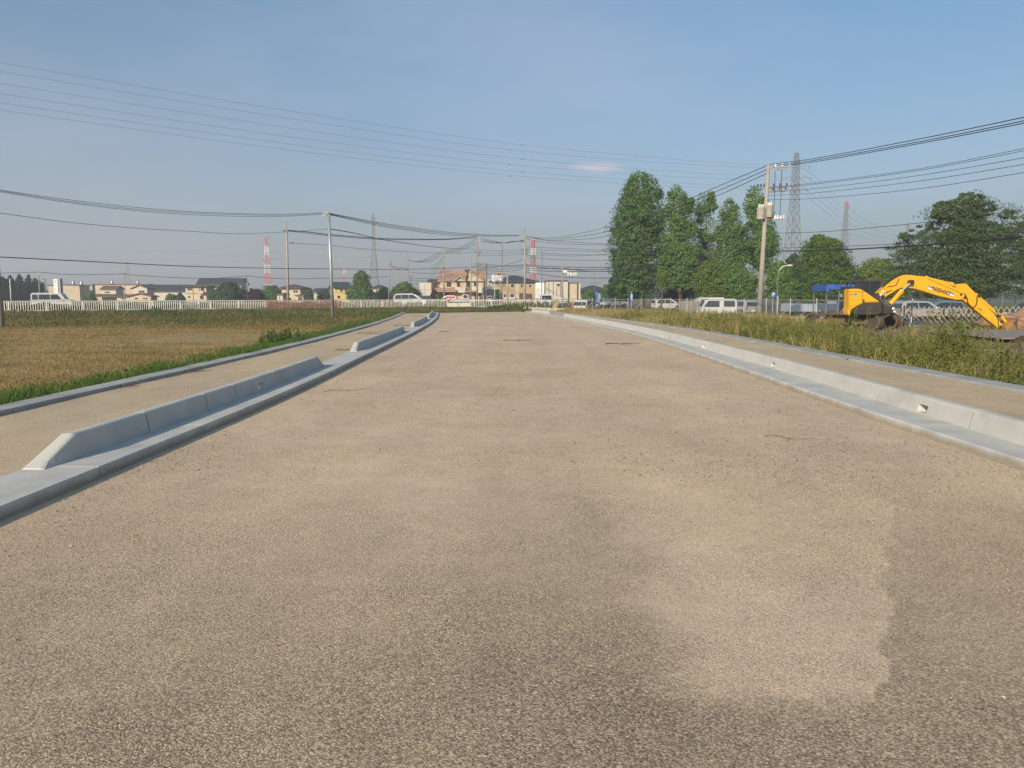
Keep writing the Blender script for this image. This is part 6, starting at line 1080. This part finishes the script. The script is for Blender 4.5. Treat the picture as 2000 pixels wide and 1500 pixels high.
# flatbed truck
t = thing('flatbed_truck', 'flatbed truck with blue-grey drop sides behind the wire fence', 'truck', (0, 0, 0)); bm_ = mat('blue grey bed', (.36, .42, .50), .5); mb = MB()
mb.box((-.9, -1.0, 1.05), (3.9, .05, .62)); mb.box((-.9, 1.0, 1.05), (3.9, .05, .62)); mb.box((-2.86, 0, 1.05), (.05, 1.94, .62)); mb.box((1.06, 0, 1.15), (.06, 1.94, .85)); mb.build('drop_sides', bm_, t); mb = MB(); mb.box((-.9, 0, .72), (3.95, 2.0, .08)); mb.build('bed', M['dsteel'], t); mb = MB(); [mb.box((-.4, y_, .58), (4.8, .1, .18)) for y_ in (-.4, .4)]; mb.build('chassis', M['black'], t)
mb = MB(); mb.prism([(1.2, .5), (1.2, 1.95), (1.4, 2.05), (2.3, 2.02), (2.75, 1.3), (2.85, 1.0), (2.85, .45)], lambda u, v, s: Vector((u, s, v)), -.92, .92); cb_ = mb.build('cab', M['cdark'], t, bevel=.05)
for s in (-1, 1): mb = MB(); mb.prism([(1.5, 1.25), (1.5, 1.85), (2.2, 1.85), (2.55, 1.25)], lambda u, v, q_: Vector((u, q_, v)), s*.925-.01, s*.925+.01); mb.build('window', M['glass'], cb_)
for x in (-1.9, 1.95):
    for s in (-1, 1): mb = MB(); mb.tube([(x, s*.68, .38), (x, s*.92, .38)], .38, 18); w_ = mb.build('wheel', M['rubber'], t); mb = MB(); mb.tube([(x, s*.92, .38), (x, s*.935, .38)], .2, 12); mb.build('rim', M['steel'], w_)
t.location = at(1602, 62); t.rotation_euler = (0, 0, .02)
# ================================================================ EXCAVATOR
EZ = 33.0; ex = thing('excavator', 'yellow crawler excavator with its boom stretched to the right and bucket on the ground', 'excavator', W(1705, 642, 34)-Vector((0, 0, W(1705, 642, 34).z)))
def E2(u, v, w): p = W(u, v, EZ); return Vector((p.x, EZ+w, p.z))
def plate(name, poly, a, b_, m, parent=ex, bevel=.02): mb = MB(); mb.prism(poly, E2, a, b_); return mb.build(name, M[m], parent, bevel=bevel)
boom = plate('boom', [(1713, 576), (1717, 571), (1733, 556), (1745, 547), (1755, 541.3), (1764, 537.6), (1772, 536.6), (1780, 537.3), (1808, 540.5), (1818, 543), (1845, 553), (1872, 564.5), (1882, 571), (1885.5, 578), (1884, 584.5), (1870, 586), (1836, 578.5), (1800, 567.5), (1786, 563.5), (1770, 561.8), (1761, 562.3), (1752, 566), (1727, 581.6), (1716, 580)], .0, .38, 'yellow')
plate('boom_seam', [(1812, 544), (1876, 571.5), (1876, 572.2), (1812, 544.8)], -.012, .0, 'machdark', boom, 0)
plate('boom_recess', [(1730, 571), (1742, 565.5), (1742, 567), (1731, 573)], -.012, .0, 'machdark', boom, 0)
arm = plate('arm', [(1868, 558), (1872, 554.8), (1889, 553.6), (1896, 561), (1908, 573), (1914, 581), (1951, 622), (1960, 636), (1957, 641), (1951, 640.5), (1930, 624), (1903, 602), (1891, 592), (1882, 586), (1874, 572)], .06, .34, 'yellow')
plate('boom_foot', [(1708, 581), (1716, 572), (1727, 578), (1727, 592), (1708, 592)], -.05, .45, 'machdark', boom)
def cyl(a, b_, r, y, m, name, parent):
    k = 745*max(0, y-.3)/33; mb = MB(); mb.tube([E2(a[0]+k, a[1], y), E2(b_[0]+k, b_[1], y)], r, 12); return mb.build(name, M[m], parent, smooth=False)
for y in (-.16, .54):
    c_ = cyl((1735, 594), (1758.5, 567), .095, y, 'yellow', 'boom_cylinder', boom) if y < 0 else cyl((1745, 593), (1771.5, 567.5), .095, y, 'yellow', 'boom_cylinder', boom)
    if y < 0: cyl((1758.5, 567), (1776, 551.5), .045, y, 'csilver', 'rod', c_); mb = MB(); mb.tube([E2(1776, 551, -.25), E2(1776, 551, .05)], .10, 12); mb.build('pin', M['machdark'], c_)
    else: cyl((1771.5, 567.5), (1777, 552), .045, y, 'csilver', 'rod', c_)
c_ = cyl((1811, 542.5), (1864, 555.5), .075, .19, 'yellow', 'arm_cylinder', boom); cyl((1864, 555.5), (1872, 559), .04, .19, 'csilver', 'rod', c_); mb = MB(); mb.tube([E2(1859, 554.3, .19), E2(1865, 555.8, .19)], .105, 12); mb.build('gland', M['yellow'], c_)
mb = MB(); mb.prism([(1806, 541), (1812, 538.5), (1818, 542), (1812, 546)], E2, .08, .30); mb.build('bracket', M['yellow'], boom)
c_ = cyl((1913, 577), (1948, 609), .07, .2, 'yellow', 'bucket_cylinder', arm); cyl((1948, 609), (1954, 617), .035, .2, 'csilver', 'rod', c_); plate('bracket', [(1906, 572), (1914, 573), (1919, 581), (1912, 584)], .12, .28, 'yellow', arm)
plate('link', [(1952, 612), (1957, 613), (1967, 628), (1964, 631), (1952, 618)], .0, .07, 'yellow', arm, .01); plate('link', [(1949, 615), (1954, 616), (1959, 637), (1955, 638)], .33, .40, 'yellow', arm, .01)
for p in ((1877, 575), (1913, 577), (1956, 638), (1953, 617), (1884, 581)): mb = MB(); mb.tube([E2(p[0], p[1], -.03), E2(p[0], p[1], .42)], .055, 12); mb.build('pin', M['machdark'], arm)
# hoses
mb = MB(); mb.tube([E2(x, y, .02) for x, y in ((1878, 570), (1886, 576), (1890, 584), (1891, 592), (1897, 599), (1902, 601), (1907, 596), (1909, 588), (1909, 580), (1912, 577))], .022, 6); mb.build('hose', M['rubber'], arm)
mb = MB(); mb.tube([E2(x, y, .04) for x, y in ((1948, 618), (1951, 625), (1951, 635), (1953, 640))], .016, 6); mb.build('hose', M['rubber'], arm)
for k in (0, 1, 2): mb = MB(); mb.tube([E2(x, y-k*.4, .10+k*.07) for x, y in ((1719, 574), (1732, 556), (1748, 544.5), (1762, 536.5), (1773, 535.4), (1790, 537), (1806, 539.5), (1813, 541.5))], .02, 6); mb.build('hose', M['rubber'], boom)
mb = MB(); mb.tube([E2(x, y, -.02) for x, y in ((1733, 560), (1742, 559), (1750, 557), (1753, 550), (1756, 544))], .016, 6); mb.build('hose', M['rubber'], boom)
# bucket with side plates, teeth and earth
bk = plate('bucket', [(1967, 627.5), (1980, 623.5), (1980.5, 647), (1975, 648.8), (1959, 645.2), (1956.5, 640)], -.2, .6, 'bucket', ex, .02); plate('bucket_lip', [(1973, 629), (1980.8, 623.6), (1981.4, 647.2), (1977, 648.6), (1979.5, 640)], -.22, -.201, 'rust', bk, 0)
for i in range(5): mb = MB(); w_ = -.18+i*.17; mb.prism([(1977.5, 625.5), (1980.6, 621.5), (1981.2, 625), (1980, 628)], E2, w_, w_+.07); mb.build('tooth', M['rust'], bk)
# lettering NISHIO between two blue/white flashes, along the boom
a, b_ = W(1816, 561.5, EZ), W(1860, 575.5, EZ); d = (b_-a); d.y = 0; ang = math.atan2(d.z, d.x); mid = W(1838, 568.6, EZ); mid.y = EZ-.012
rot = Matrix.Rotation(-ang, 4, 'Y') @ XZ
text_obj('NISHIO', .235, mid, rot, M['ink'], boom, ext=.004, space=1.12)
for cx_, cy_ in ((1817.5, 562.2), (1858.7, 574.2)):
    c = W(cx_, cy_, EZ); c.y = EZ-.006; dx = Vector((math.cos(ang), 0, math.sin(ang))); dz = Vector((-dx.z, 0, dx.x)); sgn = 1 if cx_ < 1838 else -1
    for off, m_ in ((.035, 'signblue'), (-.035, 'signwhite')):
        mb = MB(); q0 = c+dz*off; L_ = .12; sh = sgn*.04
        mb.add([q0-dx*L_+dz*-.03, q0+dx*L_+dz*-.03, q0+dx*(L_+sh)+dz*.03, q0-dx*(L_-sh)+dz*.03]+[p+Vector((0, .012, 0)) for p in (q0-dx*L_+dz*-.03, q0+dx*L_+dz*-.03, q0+dx*(L_+sh)+dz*.03, q0-dx*(L_-sh)+dz*.03)], [(0, 1, 2, 3), (7, 6, 5, 4), (0, 4, 5, 1), (1, 5, 6, 2), (2, 6, 7, 3), (3, 7, 4, 0)]); mb.build('flash', M[m_], boom)
mb = MB(); glyphs(mb, 0, .28, -.06, .06, 0, 3, 12); c = W(1916, 602.5, EZ); 
for i in range(len(mb.v)): v = mb.v[i]; mb.v[i] = Vector((c.x-.14+v.x*.85, EZ+.045+v.y*.3, c.z+v.z-v.x*.25))
mb.build('decal', M['ink'], arm)
# upper structure: counterweight/hood, side skirt, engine cover, cab
def plateN(name, poly, a, b, m, parent=ex, bevel=.02):
    def q(u, v, w): p = W(u, v, EZ+a); return Vector((p.x, EZ+w, p.z))
    mb = MB(); mb.prism(poly, q, a, b); return mb.build(name, M[m], parent, bevel=bevel)
h1 = plateN('hood', [(1659, 565.2), (1662, 564), (1680, 564), (1690, 569.5), (1719, 590), (1687, 591), (1674, 598), (1663, 605), (1661, 616), (1657, 616), (1656, 612), (1658, 600)], -.5, .05, 'yellow', ex, .04)
plateN('hood_seam', [(1659, 569.6), (1689, 569.6), (1689, 570.2), (1659, 570.2)], -.507, -.5, 'machdark', h1, 0); plateN('hood_seam', [(1684.6, 570.3), (1685.2, 570.3), (1685.2, 591), (1684.6, 591)], -.507, -.5, 'machdark', h1, 0)
plateN('hood_seam', [(1659, 575.2), (1666, 575.2), (1666, 575.9), (1659, 575.9)], -.507, -.5, 'rust', h1, 0)
plateN('decal', [(1667, 572.5), (1674.5, 572.5), (1674.5, 577), (1667, 577)], -.51, -.5, 'cream', h1, 0); plateN('decal', [(1667.7, 573.1), (1673.8, 573.1), (1673.8, 576)  , (1667.7, 576)], -.518, -.51, 'signblue', h1, 0)
mb = MB(); mb.tube([E2(1676, 584, -.52), E2(1676, 590, -.52)], .03, 6); mb.build('latch', M['machdark'], h1)
plateN('side_skirt', [(1687, 591.4), (1722, 590.4), (1722.5, 612), (1716, 614.5), (1678, 615), (1666, 611), (1663.5, 605.6), (1674, 598.6)], -.47, .05, 'machdark', ex, .03); plateN('skirt_seam', [(1674, 606.3), (1722, 605.8), (1722, 606.6), (1674, 607.1)], -.482, -.47, 'black', ex, 0)
plateN('engine_cover', [(1675, 566.5), (1690, 571), (1722, 592), (1722, 613), (1680, 613), (1676, 602)], .06, 1.1, 'machdark', ex, .03)
plate('turret_front', [(1722.6, 590.5), (1732, 596), (1747, 603), (1749, 613), (1722.6, 613)], -.1, 1.3, 'machdark', ex, .03)
plate('turntable', [(1680, 615), (1728, 613.5), (1728, 620), (1680, 620)], .0, 1.6, 'black', ex, 0)
cabf = MB()
def CB(u, v, w): return E2(u, v, w)
for u0, u1 in ((1694, 1697), (1722, 1724.5), (1744, 1746.5)):
    for w_ in (1.15, 2.05): cabf.prism([(u0, 549), (u1, 548), (u1, 606), (u0, 606)], E2, w_, w_+.07)
cabf.prism([(1692, 549), (1700, 546), (1742, 544.6), (1747, 546.5), (1747, 549.5), (1692, 550.5)], E2, 1.1, 2.2); cabf.prism([(1694, 590), (1747, 590), (1747, 613), (1694, 613)], E2, 1.13, 2.15)
cb_ = cabf.build('cab', M['machdark'], ex); plate('window', [(1697, 550.5), (1722, 549.5), (1722, 590), (1697, 590)], 1.16, 1.18, 'glass', cb_, 0); plate('window', [(1724.5, 549.5), (1744, 549.3), (1744, 590), (1724.5, 590)], 1.16, 1.18, 'glass', cb_, 0)
plate('seat', [(1706, 572), (1709, 566), (1713, 567), (1714, 586), (1724, 588), (1724, 593), (1706, 593)], 1.4, 1.85, 'black', cb_)
for u, v in ((1708.5, 575.3), (1713.5, 569.5)): plate('mirror', [(u-2, v-2.4), (u+2, v-2.4), (u+2, v+2.4), (u-2, v+2.4)], -.55, -.5, 'twhite', ex, .01)
mb = MB(); mb.tube([E2(1708.5, 577, -.52), E2(1709, 586, -.5), E2(1714, 592, -.5)], .018, 6); mb.tube([E2(1720, 562, -.3), E2(1722, 590, -.3)], .012, 5); mb.build('handrail', M['dsteel'], ex)
for u, v in ((1729, 602), (1743, 608.5)): plate('lamp', [(u-2, v-2), (u+2, v-2), (u+2, v+2), (u-2, v+2)], -.72 if u < 1740 else -.2, -.66 if u < 1740 else -.14, 'signwhite', ex, .01)
mb = MB(); mb.box(E2(1666, 562.5, .2), (.7, .5, .08)); mb.tube([E2(1661, 563, .0), E2(1661, 558, .0)], .06, 8); mb.build('exhaust', M['black'], ex)
# undercarriage: two crawlers turned towards the viewer
th = R(-47); dr = Vector((math.cos(th), math.sin(th), 0)); nr = Vector((-dr.y, dr.x, 0)); L_ = 2.7; hR = .33
endL = Vector((W(1706, 635, 33).x, 33.0, 0))-dr*.0; endR = endL+nr*1.98
for e, lab in ((endL, 'L'), (endR, 'R')):
    base = e-dr*L_; mb = MB()
    tr = ex
    def TP(s, z, w): return base+dr*s+nr*w+Vector((0, 0, z))
    path = []; rr = hR
    for i in range(13): a = -math.pi/2+math.pi*i/12; path.append((L_+rr*math.cos(a), rr+rr*math.sin(a)))
    for i in range(13): a = math.pi/2+math.pi*i/12; path.append((rr*math.cos(a), rr+rr*math.sin(a)))
    dense = []; path.append(path[0])
    for i in range(len(path)-1):
        (a0, b0), (a1, b1) = path[i], path[i+1]; ln_ = math.hypot(a1-a0, b1-b0); k = max(1, round(ln_/.17))
        for j in range(k): f = j/k; dense.append((a0+(a1-a0)*f, b0+(b1-b0)*f, math.atan2(b1-b0, a1-a0)))
    for s, z, an in dense:
        c = TP(s, z+.02, 0); tx = dr*math.cos(an)+Vector((0, 0, math.sin(an))); up = nr.cross(tx); q = Matrix((tx, nr, up)).transposed(); mb.box(c, (.155, .5, .035), M_=q); mb.box(c-up*.03, (.03, .5, .04), M_=q)
    trk = mb.build('crawler_track', M['mud'], ex)
    mb = MB(); mb.beam(TP(.15, .36, 0), TP(L_-.2, .36, 0), .30, .20); mb.build('track_frame', M['mud'], trk)
    for s in (0, L_): mb = MB(); mb.tube([TP(s, rr, -.13), TP(s, rr, .13)], rr*.8, 18); mb.build('idler', M['machdark'], trk); mb = MB(); mb.tube([TP(s, rr, -.16), TP(s, rr, .16)], rr*.3, 12); mb.build('hub', M['machdark'], trk)
    for i in range(5): mb = MB(); mb.tube([TP(.45+i*.45, .12, -.18), TP(.45+i*.45, .12, .18)], .09, 12); mb.build('roller', M['mud'], trk)
mb = MB(); c = endL-dr*L_/2+nr*.99; mb.beam(c-nr*.8+Vector((0, 0, .45)), c+nr*.8+Vector((0, 0, .45)), 1.2, .35); mb.build('undercarriage', M['mud'], ex)
# ================================================================ HAZE
mb = MB(); mb.box((0, 0, 35.5), (3300, 3400, 75)); hz = mb.build('haze', M['black'], ori=(0, 0, -2)); hm = bpy.data.materials.new('haze'); hm.use_nodes = True; n = hm.node_tree.nodes; n.clear(); o_ = n.new('ShaderNodeOutputMaterial'); v_ = n.new('ShaderNodeVolumePrincipled'); v_.inputs['Color'].default_value = (.93, .95, 1, 1); v_.inputs['Density'].default_value = .0008; v_.inputs['Anisotropy'].default_value = .1
hm.node_tree.links.new(v_.outputs[0], o_.inputs['Volume']); hz.data.materials.clear(); hz.data.materials.append(hm); tag(hz, kind='stuff')
